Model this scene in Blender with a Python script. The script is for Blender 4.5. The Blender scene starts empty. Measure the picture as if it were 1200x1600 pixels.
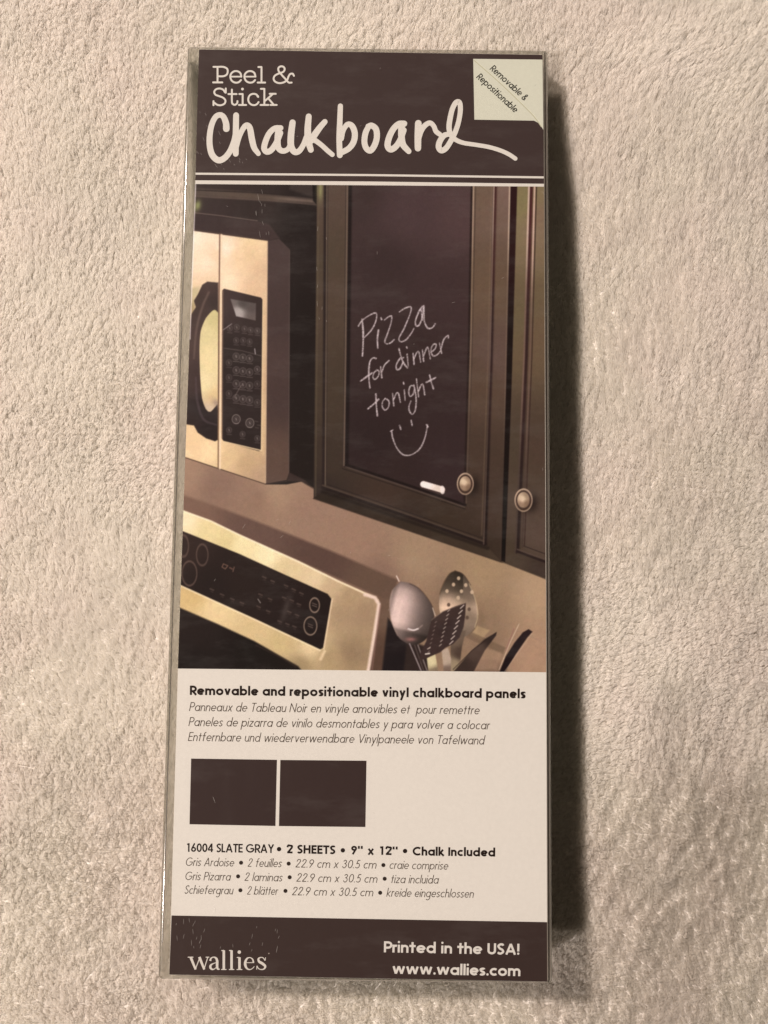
import bpy, math
import numpy as np
from mathutils import Matrix

rng = np.random.default_rng(11)
C = bpy.context.scene.collection
sc = bpy.context.scene

# ------------------------------------------------------------------ camera
CAM_POS = np.array([0.00810244, -0.03466949, 0.31812074])
CAM_ROT = np.array([[9.99937016e-01, -1.11791239e-02, 9.95111094e-04],
                    [1.12233252e-02, 9.95956370e-01, -8.91344302e-02],
                    [5.35760668e-06, 8.91399847e-02, 9.96019108e-01]])
FOCAL_PX = 1450.0                      # of a 1200 x 1600 frame
cd = bpy.data.cameras.new('camera')
cam = bpy.data.objects.new('camera', cd); C.objects.link(cam)
m4 = np.eye(4); m4[:3, :3] = CAM_ROT; m4[:3, 3] = CAM_POS
cam.matrix_world = Matrix(m4.tolist())
cd.sensor_fit = 'VERTICAL'; cd.sensor_height = 36.0; cd.lens = 36.0 * FOCAL_PX / 1600.0
cd.clip_start = 0.01; cd.clip_end = 50
sc.camera = cam

# ------------------------------------------------------------------ world and lamps
w = bpy.data.worlds.new('World'); sc.world = w; w.use_nodes = True
bg = w.node_tree.nodes['Background']
bg.inputs[0].default_value = (1.0, 0.80, 0.58, 1); bg.inputs[1].default_value = 0.050

def lamp(name, loc, power, radius, col):
    l = bpy.data.lights.new(name, 'POINT'); l.energy = power; l.shadow_soft_size = radius; l.color = col
    o = bpy.data.objects.new(name, l); C.objects.link(o); o.location = loc
    return o
HA, HB = 3.2, 1.25
LAMP_COL = (1.0, 0.842, 0.742)
lamp('ceiling_bulb', (-0.717 * HA, 0.593 * HA, HA), 955, 0.074, LAMP_COL)
lamp('ceiling_bulb', (-0.667 * HB, -0.484 * HB, HB), 64, 0.030, (1.0, 0.862, 0.775))

vs = sc.view_settings
vs.view_transform = 'Standard'; vs.look = 'None'; vs.exposure = 0.0; vs.gamma = 1.0
try: vs.use_curve_mapping = False
except Exception: pass
sc.cycles.max_bounces = 12; sc.cycles.diffuse_bounces = 8; sc.cycles.transparent_max_bounces = 24

# ------------------------------------------------------------------ materials
def lin(c):
    c = np.asarray(c, float) / 255.0
    return np.where(c <= 0.04045, c / 12.92, ((c + 0.055) / 1.055) ** 2.4)
WHITE = lin((230, 216, 199))           # what unprinted card shows under these lamps
def ink(c):                            # ink colour -> reflectance of the print
    return np.clip(lin(c) / WHITE * 0.68 - 0.007, 0.002, 0.95)

def mat(name, col, rough=0.6, spec=0.3):
    m = bpy.data.materials.new(name); m.use_nodes = True
    b = m.node_tree.nodes['Principled BSDF']
    b.inputs['Base Color'].default_value = (*[float(v) for v in col], 1)
    b.inputs['Roughness'].default_value = rough
    b.inputs['Specular IOR Level'].default_value = spec
    return m
_inks = {}
def inkmat(c):
    c = tuple(int(v) for v in c)
    if c not in _inks:
        m = mat('ink', ink(c), 0.55, 0.12)
        nt = m.node_tree; b = nt.nodes['Principled BSDF']
        tc = nt.nodes.new('ShaderNodeTexCoord'); nz = nt.nodes.new('ShaderNodeTexNoise')
        nz.inputs['Scale'].default_value = 900; nz.inputs['Detail'].default_value = 3
        nt.links.new(tc.outputs['Object'], nz.inputs['Vector'])
        mr = nt.nodes.new('ShaderNodeMapRange'); mr.inputs['To Min'].default_value = 0.95; mr.inputs['To Max'].default_value = 1.05
        nt.links.new(nz.outputs['Fac'], mr.inputs['Value'])
        vm = nt.nodes.new('ShaderNodeVectorMath'); vm.operation = 'SCALE'
        vm.inputs[0].default_value = tuple(float(v) for v in ink(c))
        nt.links.new(mr.outputs[0], vm.inputs['Scale']); nt.links.new(vm.outputs[0], b.inputs['Base Color'])
        _inks[c] = m
    return _inks[c]

# ------------------------------------------------------------------ card plane
ZC = -0.0006                            # printed face of the card (front film of the case is z = 0)
def P(x, y, z=ZC):                      # survey coordinates (1200 x 1600 sheet) -> point on the card plane
    x = np.asarray(x, float); y = np.asarray(y, float)
    d = np.stack([(x - 600) / FOCAL_PX, -(y - 800) / FOCAL_PX, -np.ones_like(x)], -1) @ CAM_ROT.T
    t = (ZC - CAM_POS[2]) / d[..., 2]
    p = CAM_POS + d * t[..., None]
    p[..., 2] = z
    return p

class Sheet:
    """collects flat printed shapes of several inks; build() makes ONE mesh object"""
    def __init__(s): s.v = []; s.f = []; s.mi = []; s.mats = []; s.n = 0; s.z = 0.0
    def slot(s, c):
        m = inkmat(c)
        if m not in s.mats: s.mats.append(m)
        return s.mats.index(m)
    def step(s):
        s.z += 0.8e-6
        return s.z
    def add(s, verts, faces, c):
        k = s.slot(c)
        s.v.append(np.asarray(verts)); s.f += [tuple(i + s.n for i in f) for f in faces]; s.mi += [k] * len(faces)
        s.n += len(verts)
    def poly(s, pts, c, z=None):
        pts = np.asarray(pts, float); z = s.step() if z is None else z
        v = P(pts[:, 0], pts[:, 1], ZC + z)
        a = sum(pts[i - 1][0] * pts[i][1] - pts[i][0] * pts[i - 1][1] for i in range(len(pts)))
        s.add(v, [tuple(range(len(pts)))[::-1] if a > 0 else tuple(range(len(pts)))], c)
    def disc(s, x, y, r, c, n=18):
        t = np.linspace(0, 2 * math.pi, n, endpoint=False)
        s.poly(np.stack([x + r * np.cos(t), y + r * np.sin(t)], 1), c)
    def stroke(s, pts, wd, c, round_cap=False):
        pts = np.asarray(pts, float)
        wd = np.broadcast_to(np.asarray(wd, float), (len(pts),)).copy()
        keep = np.r_[True, np.hypot(*np.diff(pts, axis=0).T) > 1e-6]
        pts = pts[keep]; wd = wd[keep]
        if len(pts) < 2: return
        d = np.diff(pts, axis=0); d /= np.hypot(d[:, 0], d[:, 1])[:, None]
        nrm = np.stack([-d[:, 1], d[:, 0]], 1)
        n = np.zeros_like(pts); n[0] = nrm[0]; n[-1] = nrm[-1]
        for i in range(1, len(pts) - 1):
            b = nrm[i - 1] + nrm[i]; l = np.hypot(*b)
            if l < 0.35: n[i] = nrm[i]
            else:
                b /= l; n[i] = b / max(b @ nrm[i], 0.45)
        L = pts + n * wd[:, None] / 2; R = pts - n * wd[:, None] / 2
        z0 = s.step(); k = len(pts)
        zz = ZC + z0 + np.arange(k) * 0.05e-6
        vl = P(L[:, 0], L[:, 1]); vr = P(R[:, 0], R[:, 1]); vl[:, 2] = zz; vr[:, 2] = zz
        s.z += k * 0.05e-6
        s.add(np.concatenate([vl, vr]), [(i, i + 1, i + 1 + k, i + k) for i in range(k - 1)], c)
        if round_cap:
            s.disc(pts[0][0], pts[0][1], wd[0] / 2, c, 14); s.disc(pts[-1][0], pts[-1][1], wd[-1] / 2, c, 14)
    def build(s, name, parent):
        me = bpy.data.meshes.new(name)
        me.from_pydata(np.concatenate(s.v).tolist(), [], s.f)
        for m in s.mats: me.materials.append(m)
        me.polygons.foreach_set('material_index', s.mi)
        me.update()
        # every face looks up
        nz = np.zeros(len(me.polygons) * 3); me.polygons.foreach_get('normal', nz)
        o = bpy.data.objects.new(name, me); C.objects.link(o); o.parent = parent
        return o

def smooth(pts, n=7):                   # Catmull-Rom through the points (x, y[, width])
    p = np.asarray(pts, float)
    if len(p) < 3: return p
    q = np.vstack([2 * p[0] - p[1], p, 2 * p[-1] - p[-2]])
    out = []
    for i in range(1, len(q) - 2):
        for t in np.linspace(0, 1, n, endpoint=False):
            out.append(0.5 * (2 * q[i] + (q[i + 1] - q[i - 1]) * t + (2 * q[i - 1] - 5 * q[i] + 4 * q[i + 1] - q[i + 2]) * t * t
                              + (3 * q[i] - q[i - 1] - 3 * q[i + 1] + q[i + 2]) * t ** 3))
    out.append(p[-1])
    return np.array(out)
def arc(cx, cy, rx, ry, a0, a1, n=18):
    t = np.radians(np.linspace(a0, a1, n))
    return [(cx + rx * math.cos(a), cy + ry * math.sin(a)) for a in t]

# ------------------------------------------------------------------ geometric sans lettering (cap height = 1)
def glyph(ch, w, xh, asc=1.04, de=0.34):
    """centre lines of one letter for stroke weight w: (strokes, dots, advance)"""
    h = w / 2; R = xh / 2 - h; cy = xh / 2; S = []; D = []
    bw = xh * 0.97; rx = bw / 2 - h; cx = bw / 2           # bowl
    aw = xh * 0.80                                        # arch width
    ra = (aw - w) / 2
    dotr = w * 0.62 if w < .12 else w * 0.56
    sb = 0.115 if w < .12 else (.085 if w < .17 else .045)
    def arch(x0): return [(x0, 0)] and [(x0, xh * .5)] + arc(x0 + ra, xh - h - ra * .95, ra, ra * .95, 180, 0, 14) + [(x0 + 2 * ra, 0)]
    def scurve(W, Hh):
        return smooth([(W - h * 1.1, Hh * .80), (W * .74, Hh - h * 1.05), (W * .45, Hh - h * 1.0), (h + .02 * W, Hh * .76), (W * .38, Hh * .55),
                       (W * .72, Hh * .42), (W - h, Hh * .24), (W * .55, h), (W * .28, h * 1.05), (h * .9, Hh * .2)], 6).tolist()
    if ch in 'aä':
        S = [arc(cx, cy, rx, R, 0, 360, 30), [(bw - h, 0), (bw - h, xh)]]; A = bw
        if ch == 'ä': D = [(cx - .17, xh + .2, dotr), (cx + .17, xh + .2, dotr)]
    elif ch == 'b': S = [arc(cx, cy, rx, R, 0, 360, 30), [(h, 0), (h, asc)]]; A = bw
    elif ch == 'c': S = [arc(cx, cy, rx, R, 48, 312, 24)]; A = bw * .84
    elif ch == 'd': S = [arc(cx, cy, rx, R, 0, 360, 30), [(bw - h, 0), (bw - h, asc)]]; A = bw
    elif ch == 'e': S = [[(h * 1.2, cy), (bw - h, cy)], arc(cx, cy, rx, R, 0, 318, 28)]; A = bw * .97
    elif ch == 'f':
        x = .14 + h; r = .16
        S = [[(x, 0), (x, asc - r - h)] + arc(x + r, asc - r - h, r, r, 180, 80, 8)[1:], [(0, xh - h), (x + .20, xh - h)]]; A = .38 + h
    elif ch == 'g':
        r = rx * .95
        S = [arc(cx, cy, rx, R, 0, 360, 30), [(bw - h, xh), (bw - h, -de + r)] + arc(bw - h - r, -de + r, r, r - h * .3, 0, -140, 12)[1:]]; A = bw
    elif ch == 'h': S = [[(h, 0), (h, asc)], arch(h)]; A = aw
    elif ch in 'ij': S = [[(h, 0), (h, xh)]]; D = [(h, xh + .22 + h * .3, dotr)]; A = w
    elif ch == 'k': S = [[(h, 0), (h, asc)], [(w, xh * .46), (xh * .78 - h, xh)], [(w * .9, xh * .5), (xh * .84 - h * .6, 0)]]; A = xh * .82
    elif ch == 'l': S = [[(h, 0), (h, asc)]]; A = w
    elif ch == 'm': S = [[(h, 0), (h, xh)], arch(h), arch(h + 2 * ra)]; A = aw + 2 * ra
    elif ch == 'n': S = [[(h, 0), (h, xh)], arch(h)]; A = aw
    elif ch == 'o': S = [arc(cx, cy, rx, R, 0, 360, 30)]; A = bw
    elif ch == 'p': S = [arc(cx, cy, rx, R, 0, 360, 30), [(h, -de), (h, xh)]]; A = bw
    elif ch == 'r': S = [[(h, 0), (h, xh)], [(h, xh * .5)] + arc(h + ra * .85, xh - h - ra * .9, ra * .85, ra * .9, 180, 62, 9)]; A = h + ra * 1.25
    elif ch == 's': W = xh * .66; S = [scurve(W, xh)]; A = W
    elif ch == 't': x = .13 + h; S = [[(x, 0), (x, xh + .26)], [(0, xh - h), (2 * x, xh - h)]]; A = 2 * x
    elif ch == 'u': S = [[(h, xh)] + arc(h + ra, h + ra * .95, ra, ra * .95, 180, 360, 14) + [(h + 2 * ra, xh * .5)], [(h + 2 * ra, 0), (h + 2 * ra, xh)]]; A = aw
    elif ch == 'v': W = xh * .84; S = [[(h, xh), (W / 2, h * .4)], [(W - h, xh), (W / 2, h * .4)]]; A = W
    elif ch == 'w':
        W = xh * 1.36; a = W / 4
        S = [[(h, xh), (a + h * .3, h * .3)], [(a + h * .3, h * .3), (2 * a, xh)], [(2 * a, xh), (3 * a - h * .3, h * .3)], [(3 * a - h * .3, h * .3), (W - h, xh)]]; A = W
    elif ch == 'x': W = xh * .82; S = [[(h, 0), (W - h, xh)], [(h, xh), (W - h, 0)]]; A = W
    elif ch == 'y': W = xh * .84; S = [[(h, xh), (W / 2, h * .6)], [(W - h, xh), (W * .28, -de)]]; A = W
    elif ch == 'z': W = xh * .74; S = [[(.02, xh - h), (W - .02, xh - h)], [(W - h, xh - h), (h, h)], [(.02, h), (W, h)]]; A = W
    elif ch == 'A': W = .80; S = [[(h, 0), (W / 2, 1 - h * .3)], [(W - h, 0), (W / 2, 1 - h * .3)], [(W * .24, .30), (W * .76, .30)]]; A = W
    elif ch == 'C': S = [arc(.5, .5, .5 - h, .5 - h, 50, 310, 26)]; A = .82
    elif ch == 'E': S = [[(h, 0), (h, 1)], [(h, 1 - h), (.5, 1 - h)], [(h, .52), (.47, .52)], [(h, h), (.5, h)]]; A = .5
    elif ch == 'G': S = [arc(.5, .5, .5 - h, .5 - h, 45, 352, 30), [(.52, .47), (1 - h, .47)]]; A = .98
    elif ch == 'H': S = [[(h, 0), (h, 1)], [(.68 - h, 0), (.68 - h, 1)], [(h, .52), (.68 - h, .52)]]; A = .68
    elif ch == 'I': S = [[(h, 0), (h, 1)]]; A = w
    elif ch == 'L': S = [[(h, 0), (h, 1)], [(h, h), (.44, h)]]; A = .44
    elif ch == 'N': S = [[(h, 0), (h, 1)], [(.76 - h, 0), (.76 - h, 1)], [(h, 1 - h * .4), (.76 - h, h * .4)]]; A = .76
    elif ch in 'PR':
        r = .24
        S = [[(h, 0), (h, 1)], [(h, 1 - h), (.30, 1 - h)] + arc(.30, 1 - h - r, r, r, 90, -90, 12) + [(h, 1 - h - 2 * r)]]
        if ch == 'R': S.append([(.28, 1 - h - 2 * r), (.58, 0)])
        A = .56 if ch == 'P' else .60
    elif ch == 'S': S = [scurve(.54, 1)]; A = .54
    elif ch == 'T': S = [[(.29, 0), (.29, 1)], [(0, 1 - h), (.58, 1 - h)]]; A = .56
    elif ch == 'U': r = .32 - h; S = [[(h, 1), (h, r + h)] + arc(.32, r + h, r, r, 180, 360, 14)[1:] + [(.64 - h, 1)]]; A = .64
    elif ch == 'V': S = [[(h, 1), (.38, h * .3)], [(.76 - h, 1), (.38, h * .3)]]; A = .74
    elif ch == 'Y': S = [[(.36, 0), (.36, .48)], [(h, 1), (.36, .46)], [(.72 - h, 1), (.36, .46)]]; A = .70
    elif ch == '0': S = [arc(.3, .5, .3 - h, .5 - h, 0, 360, 30)]; A = .6
    elif ch == '1': S = [[(.26, 0), (.26, 1)], [(.26 + h * .4, 1 - h), (.06, .86)]]; A = .46
    elif ch == '2': S = [smooth([(.07, .70), (.16, .92), (.34, 1 - h), (.49, .86), (.48, .68), (.36, .47), (h * 1.3, h * 1.1)], 6).tolist(), [(h * .6, h), (.56, h)]]; A = .6
    elif ch == '3': S = [smooth([(.08, .80), (.28, 1 - h), (.46, .78), (.34, .57), (.22, .54)], 6).tolist(), smooth([(.24, .55), (.42, .50), (.52, .29), (.40, .07), (.22, h * 1.1), (.05, .22)], 6).tolist()]; A = .6
    elif ch == '4': S = [[(.44, 0), (.44, 1)], [(.44, .97), (.04, .28)], [(.03, .26), (.60, .26)]]; A = .62
    elif ch == '5': S = [smooth([(.22, .56), (.38, .58), (.52, .42), (.49, .16), (.28, h), (.06, .14)], 6).tolist(), [(.24, 1 - h), (.52, 1 - h)], [(.25, 1), (.14, .50)]]; A = .58
    elif ch == '6': r = .29 - h; S = [arc(.3, .3, r, r, 0, 360, 26), [(.30 - r * .80, .30 + r * .62), (.42, 1)]]; A = .6
    elif ch == '9': r = .29 - h; S = [arc(.3, .7, r, r, 0, 360, 26), [(.30 + r * .80, .70 - r * .62), (.18, 0)]]; A = .6
    elif ch == '.': D = [(h * 1.1, dotr, dotr)]; A = w * 1.1
    elif ch == '!': S = [[(h, .30), (h, 1)]]; D = [(h, dotr, dotr)]; A = w
    elif ch == '"': S = [[(h * .8, .66), (h * .8, 1)], [(h * .8 + w * 1.25, .66), (h * .8 + w * 1.25, 1)]]; A = w * 2.1
    elif ch == '&': S = [smooth([(.62, .02), (.22, .62), (.20, .84), (.33, .96), (.45, .84), (.40, .66), (.12, .40), (.06, .20), (.22, .03), (.42, .10), (.58, .42)], 6).tolist()]; A = .64
    elif ch == ' ': A = .27
    else: A = .3
    return S, D, A + sb

def text(sheet, s, p0, p1, cap, weight, c, xh=.66, slant=0.0, seg=None):
    """set the string s on the baseline p0 -> p1 (survey coordinates), cap height in survey px"""
    p0 = np.array(p0, float); p1 = np.array(p1, float)
    L = np.hypot(*(p1 - p0)); e = (p1 - p0) / L; up = np.array([e[1], -e[0]])
    gl = [glyph(ch, weight, xh) for ch in s]
    tot = sum(g[2] for g in gl) - (0.085)
    sx = L / (tot * cap)
    x = 0; zb = sheet.z
    for gi, (S, D, A) in enumerate(gl):
        sheet.z = zb + (gi % 2) * 1.2e-5
        def m(px, py):
            return p0 + e * ((px + x) * sx * cap + slant * py * cap) + up * py * cap
        for st in S:
            sheet.stroke([m(*q) for q in st], weight * cap * (0.5 + 0.5 * min(sx, 1.1)), c)
        for dx, dy, r in D:
            q = m(dx, dy); sheet.disc(q[0], q[1], r * cap, c, 12)
        x += A
    sheet.z = zb

# ------------------------------------------------------------------ blanket
def vnoise(x, y, scale, seed):
    g = np.random.default_rng(seed).random((256, 256))
    u = x / scale + 37.3; v = y / scale + 51.7
    i = np.floor(u).astype(int); j = np.floor(v).astype(int); fu = u - i; fv = v - j
    fu = fu * fu * (3 - 2 * fu); fv = fv * fv * (3 - 2 * fv)
    i &= 255; j &= 255; i1 = (i + 1) & 255; j1 = (j + 1) & 255
    return (g[i, j] * (1 - fu) + g[i1, j] * fu) * (1 - fv) + (g[i, j1] * (1 - fu) + g[i1, j1] * fu) * fv - 0.5

BOX = dict(x0=-0.0655, x1=0.0655, y0=-0.1622, y1=0.1622)
Z_BACK = -0.0235                        # underside of the case
Z_GROUND = -0.0262                      # woven ground of the blanket, below the pile
def tufts(x, y):                        # small combed locks of the pile
    a = math.radians(68) + vnoise(x, y, .09, 31) * .30 + x * .8
    ca, sa = np.cos(a), np.sin(a)
    u = x * ca + y * sa; v = -x * sa + y * ca
    return vnoise(u, v * 2.6, .0052, 32) * .00085 + vnoise(u * 1.3, v * 2.2, .0026, 33) * .00040 + vnoise(x, y, .014, 34) * .0006
def sag(d, k):                          # gentle bend of the cloth, levelling off further out
    d = np.clip(d, 0, None)
    return k * d * d / (1 + (d / .13) ** 2)
def relief(x, y):
    far = np.clip(np.maximum(np.maximum(BOX['x0'] - x, x - BOX['x1']), np.maximum(BOX['y0'] - y, y - BOX['y1'])) / 0.03, 0, 1)
    return (vnoise(x, y, .055, 1) * .0030 + vnoise(x + y * .5, y, .022, 2) * .0016) * (0.25 + 0.75 * far) \
        - sag((x - .088) - (y + .03) * .27, 3.0) + sag(y - .075, 2.2) - sag(-.085 - x, 1.3)
def grid_mesh(name, gx, gy, zf):
    nx, ny = len(gx), len(gy)
    X, Y = np.meshgrid(gx, gy)
    v = np.stack([X, Y, zf(X, Y)], -1).reshape(-1, 3)
    i = np.arange(nx * ny).reshape(ny, nx)
    f = np.stack([i[:-1, :-1], i[:-1, 1:], i[1:, 1:], i[1:, :-1]], -1).reshape(-1, 4)
    me = bpy.data.meshes.new(name)
    me.vertices.add(len(v)); me.vertices.foreach_set('co', v.ravel().astype(np.float32))
    me.loops.add(f.size); me.loops.foreach_set('vertex_index', f.ravel().astype(np.int32))
    me.polygons.add(len(f)); me.polygons.foreach_set('loop_start', np.arange(0, f.size, 4, dtype=np.int32))
    me.update(calc_edges=True)
    me.polygons.foreach_set('use_smooth', np.ones(len(f), bool))
    return me
def fleece_material(name, k=1.0, glow=.55):
    m = bpy.data.materials.new(name); m.use_nodes = True; nt = m.node_tree
    for n in list(nt.nodes): nt.nodes.remove(n)
    N = lambda t: nt.nodes.new('ShaderNode' + t); K = nt.links.new
    out = N('OutputMaterial'); tc = N('TexCoord')
    n = N('TexNoise'); n.inputs['Scale'].default_value = 17; n.inputs['Detail'].default_value = 3
    K(tc.outputs['Object'], n.inputs['Vector'])
    r = N('ValToRGB')
    r.color_ramp.elements[0].position = .40; r.color_ramp.elements[1].position = .62
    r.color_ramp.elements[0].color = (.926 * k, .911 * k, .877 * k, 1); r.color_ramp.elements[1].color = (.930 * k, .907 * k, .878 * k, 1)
    K(n.outputs['Fac'], r.inputs['Fac'])
    d = N('BsdfDiffuse'); t = N('BsdfTranslucent'); mx = N('MixShader'); mx.inputs[0].default_value = glow
    K(r.outputs['Color'], d.inputs['Color']); K(r.outputs['Color'], t.inputs['Color'])
    K(d.outputs[0], mx.inputs[1]); K(t.outputs[0], mx.inputs[2])
    g = N('BsdfGlossy'); g.inputs['Roughness'].default_value = .45; g.inputs['Color'].default_value = (1, .97, .93, 1)
    m2 = N('MixShader'); m2.inputs[0].default_value = .045
    K(mx.outputs[0], m2.inputs[1]); K(g.outputs[0], m2.inputs[2]); K(m2.outputs[0], out.inputs['Surface'])
    return m
def base_z(x, y):
    z = Z_GROUND + BASE_UP + relief(x, y) + tufts(x, y)
    ins = np.minimum(np.minimum(x - BOX['x0'], BOX['x1'] - x), np.minimum(y - BOX['y0'], BOX['y1'] - y))
    return np.where(ins > -.001, np.minimum(z, Z_BACK - .0007), z)
BASE_UP = .0010
gx = np.concatenate([np.linspace(-.60, -.424, 30), np.linspace(-.42, -.186, 260), np.linspace(-.1855, .1855, 640), np.linspace(.186, .42, 260), np.linspace(.424, .60, 30)])
gy = np.concatenate([np.linspace(-.70, -.484, 30), np.linspace(-.48, -.226, 270), np.linspace(-.2255, .2255, 760), np.linspace(.226, .48, 270), np.linspace(.484, .70, 30)])
me = grid_mesh('blanket', gx, gy, base_z)
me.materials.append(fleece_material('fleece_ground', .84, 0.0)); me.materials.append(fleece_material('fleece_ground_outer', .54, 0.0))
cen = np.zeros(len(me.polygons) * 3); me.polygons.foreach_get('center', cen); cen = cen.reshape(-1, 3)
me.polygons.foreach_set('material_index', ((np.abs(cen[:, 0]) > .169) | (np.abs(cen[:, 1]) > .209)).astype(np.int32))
blanket = bpy.data.objects.new('blanket', me); C.objects.link(blanket); blanket['kind'] = 'structure'

def make_pile(n_in=1500000, n_out=760000):
    X = np.concatenate([rng.uniform(-.175, .175, n_in), rng.uniform(-.43, .43, n_out)])
    Y = np.concatenate([rng.uniform(-.215, .215, n_in), rng.uniform(-.49, .49, n_out)])
    jx = rng.normal(0, .004, len(X)); outer = np.arange(len(X)) >= n_in
    core = (np.abs(X) + jx < .168) & (np.abs(Y) + jx < .208); core[:n_in] = (np.abs(X[:n_in]) + jx[:n_in] > .170) | (np.abs(Y[:n_in]) + jx[:n_in] > .210)
    under = (X > BOX['x0'] + .006) & (X < BOX['x1'] - .006) & (Y > BOX['y0'] + .006) & (Y < BOX['y1'] - .006)
    k = ~(core | under); X = X[k]; Y = Y[k]; outer = outer[k]; N = len(X)
    # tufts: every fibre leans with the nearest tuft centre
    flow = math.radians(76) + vnoise(X, Y, .075, 21) * 1.5 + vnoise(X, Y, .02, 22) * .8 + X * 2.6 - Y * 1.2
    ca = np.cos(flow); sa = np.sin(flow)
    cs = .0021
    ci = np.floor(X / cs).astype(int); cj = np.floor(Y / cs).astype(int)
    J = np.random.default_rng(5).random((512, 512, 6))
    best = np.full(N, 1e9); tx = np.zeros(N); ty = np.zeros(N); tr = np.zeros((N, 4))
    for di in (-1, 0, 1):
        for dj in (-1, 0, 1):
            a = (ci + di) & 511; b_ = (cj + dj) & 511
            px = (ci + di + J[a, b_, 0]) * cs; py = (cj + dj + J[a, b_, 1]) * cs
            al = (px - X) * ca + (py - Y) * sa; ap = -(px - X) * sa + (py - Y) * ca
            d = ap ** 2 + al ** 2 * .38
            q = d < best; best[q] = d[q]; tx[q] = px[q]; ty[q] = py[q]; tr[q] = J[a, b_, 2:][q]
    ang = flow + (tr[:, 0] - .5) * .5
    lean = .0013 + vnoise(X, Y, .03, 23) * .0010 + (tr[:, 1] - .5) * .0006
    hgt = .0036 + vnoise(X, Y, .013, 24) * .0003 + vnoise(X, Y, .005, 25) * .0002 + (tr[:, 2] - .5) * .0002
    ctx = tx + np.cos(ang) * lean; cty = ty + np.sin(ang) * lean
    a2 = ang + rng.normal(0, .28, N); l2 = lean * rng.uniform(.7, 1.3, N)
    fx = X + np.cos(a2) * l2; fy = Y + np.sin(a2) * l2
    cl = rng.uniform(.0, .50, N)
    ex = fx * (1 - cl) + ctx * cl; ey = fy * (1 - cl) + cty * cl
    hz = hgt * rng.uniform(.80, 1.03, N)
    T = np.array([0, .34, .68, 1.0])
    pts = np.zeros((N, 4, 3))
    z0 = Z_GROUND + relief(X, Y) + tufts(X, Y)
    for i, t in enumerate(T):
        s = t ** 1.5
        pts[:, i, 0] = X + (ex - X) * s + (rng.normal(0, .00005, N) if i in (1, 2) else 0)
        pts[:, i, 1] = Y + (ey - Y) * s + (rng.normal(0, .00005, N) if i in (1, 2) else 0)
        zi = z0 if i == 0 else np.maximum(Z_GROUND + relief(pts[:, i, 0], pts[:, i, 1]) + tufts(pts[:, i, 0], pts[:, i, 1]), z0 - .0006)
        pts[:, i, 2] = zi + hz * (1.25 * t - .25 * t * t * 1.0)
    # the case presses the pile down under itself
    px, py = pts[..., 0], pts[..., 1]
    ins = np.minimum(np.minimum(px - BOX['x0'], BOX['x1'] - px), np.minimum(py - BOX['y0'], BOX['y1'] - py))
    lim = Z_BACK - .0004
    pts[..., 2] = np.where(ins > -.0006, np.minimum(pts[..., 2], lim), pts[..., 2])
    cv = bpy.data.hair_curves.new('pile')
    cv.add_curves([4] * N)
    cv.attributes['position'].data.foreach_set('vector', pts.reshape(-1).astype(np.float32))
    ra = cv.attributes.get('radius') or cv.attributes.new('radius', 'FLOAT', 'POINT')
    rad = np.tile(np.array([.000072, .000078, .000070, .000040]), N) * np.repeat(rng.uniform(.7, 1.25, N) * np.where(outer, 2.2, 1.0), 4)
    ra.data.foreach_set('value', rad.astype(np.float32))
    cv.materials.append(fleece_material('fleece_pile', 1.0, .55))
    o = bpy.data.objects.new('pile', cv); C.objects.link(o); o.parent = blanket; o['kind'] = 'stuff'
    return o
make_pile()

# ------------------------------------------------------------------ the package
pack = bpy.data.objects.new('packaged_chalkboard', None); C.objects.link(pack)
pack.location = (0, 0, Z_BACK); pack.empty_display_size = .02
pack['label'] = 'clear plastic box with printed chalkboard card, lying face up on the cream fleece blanket'
pack['category'] = 'packaging'

def child(o, parent):
    o.parent = parent
    if parent is pack: o.matrix_parent_inverse = Matrix.Translation((0, 0, -Z_BACK))
    return o

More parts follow.
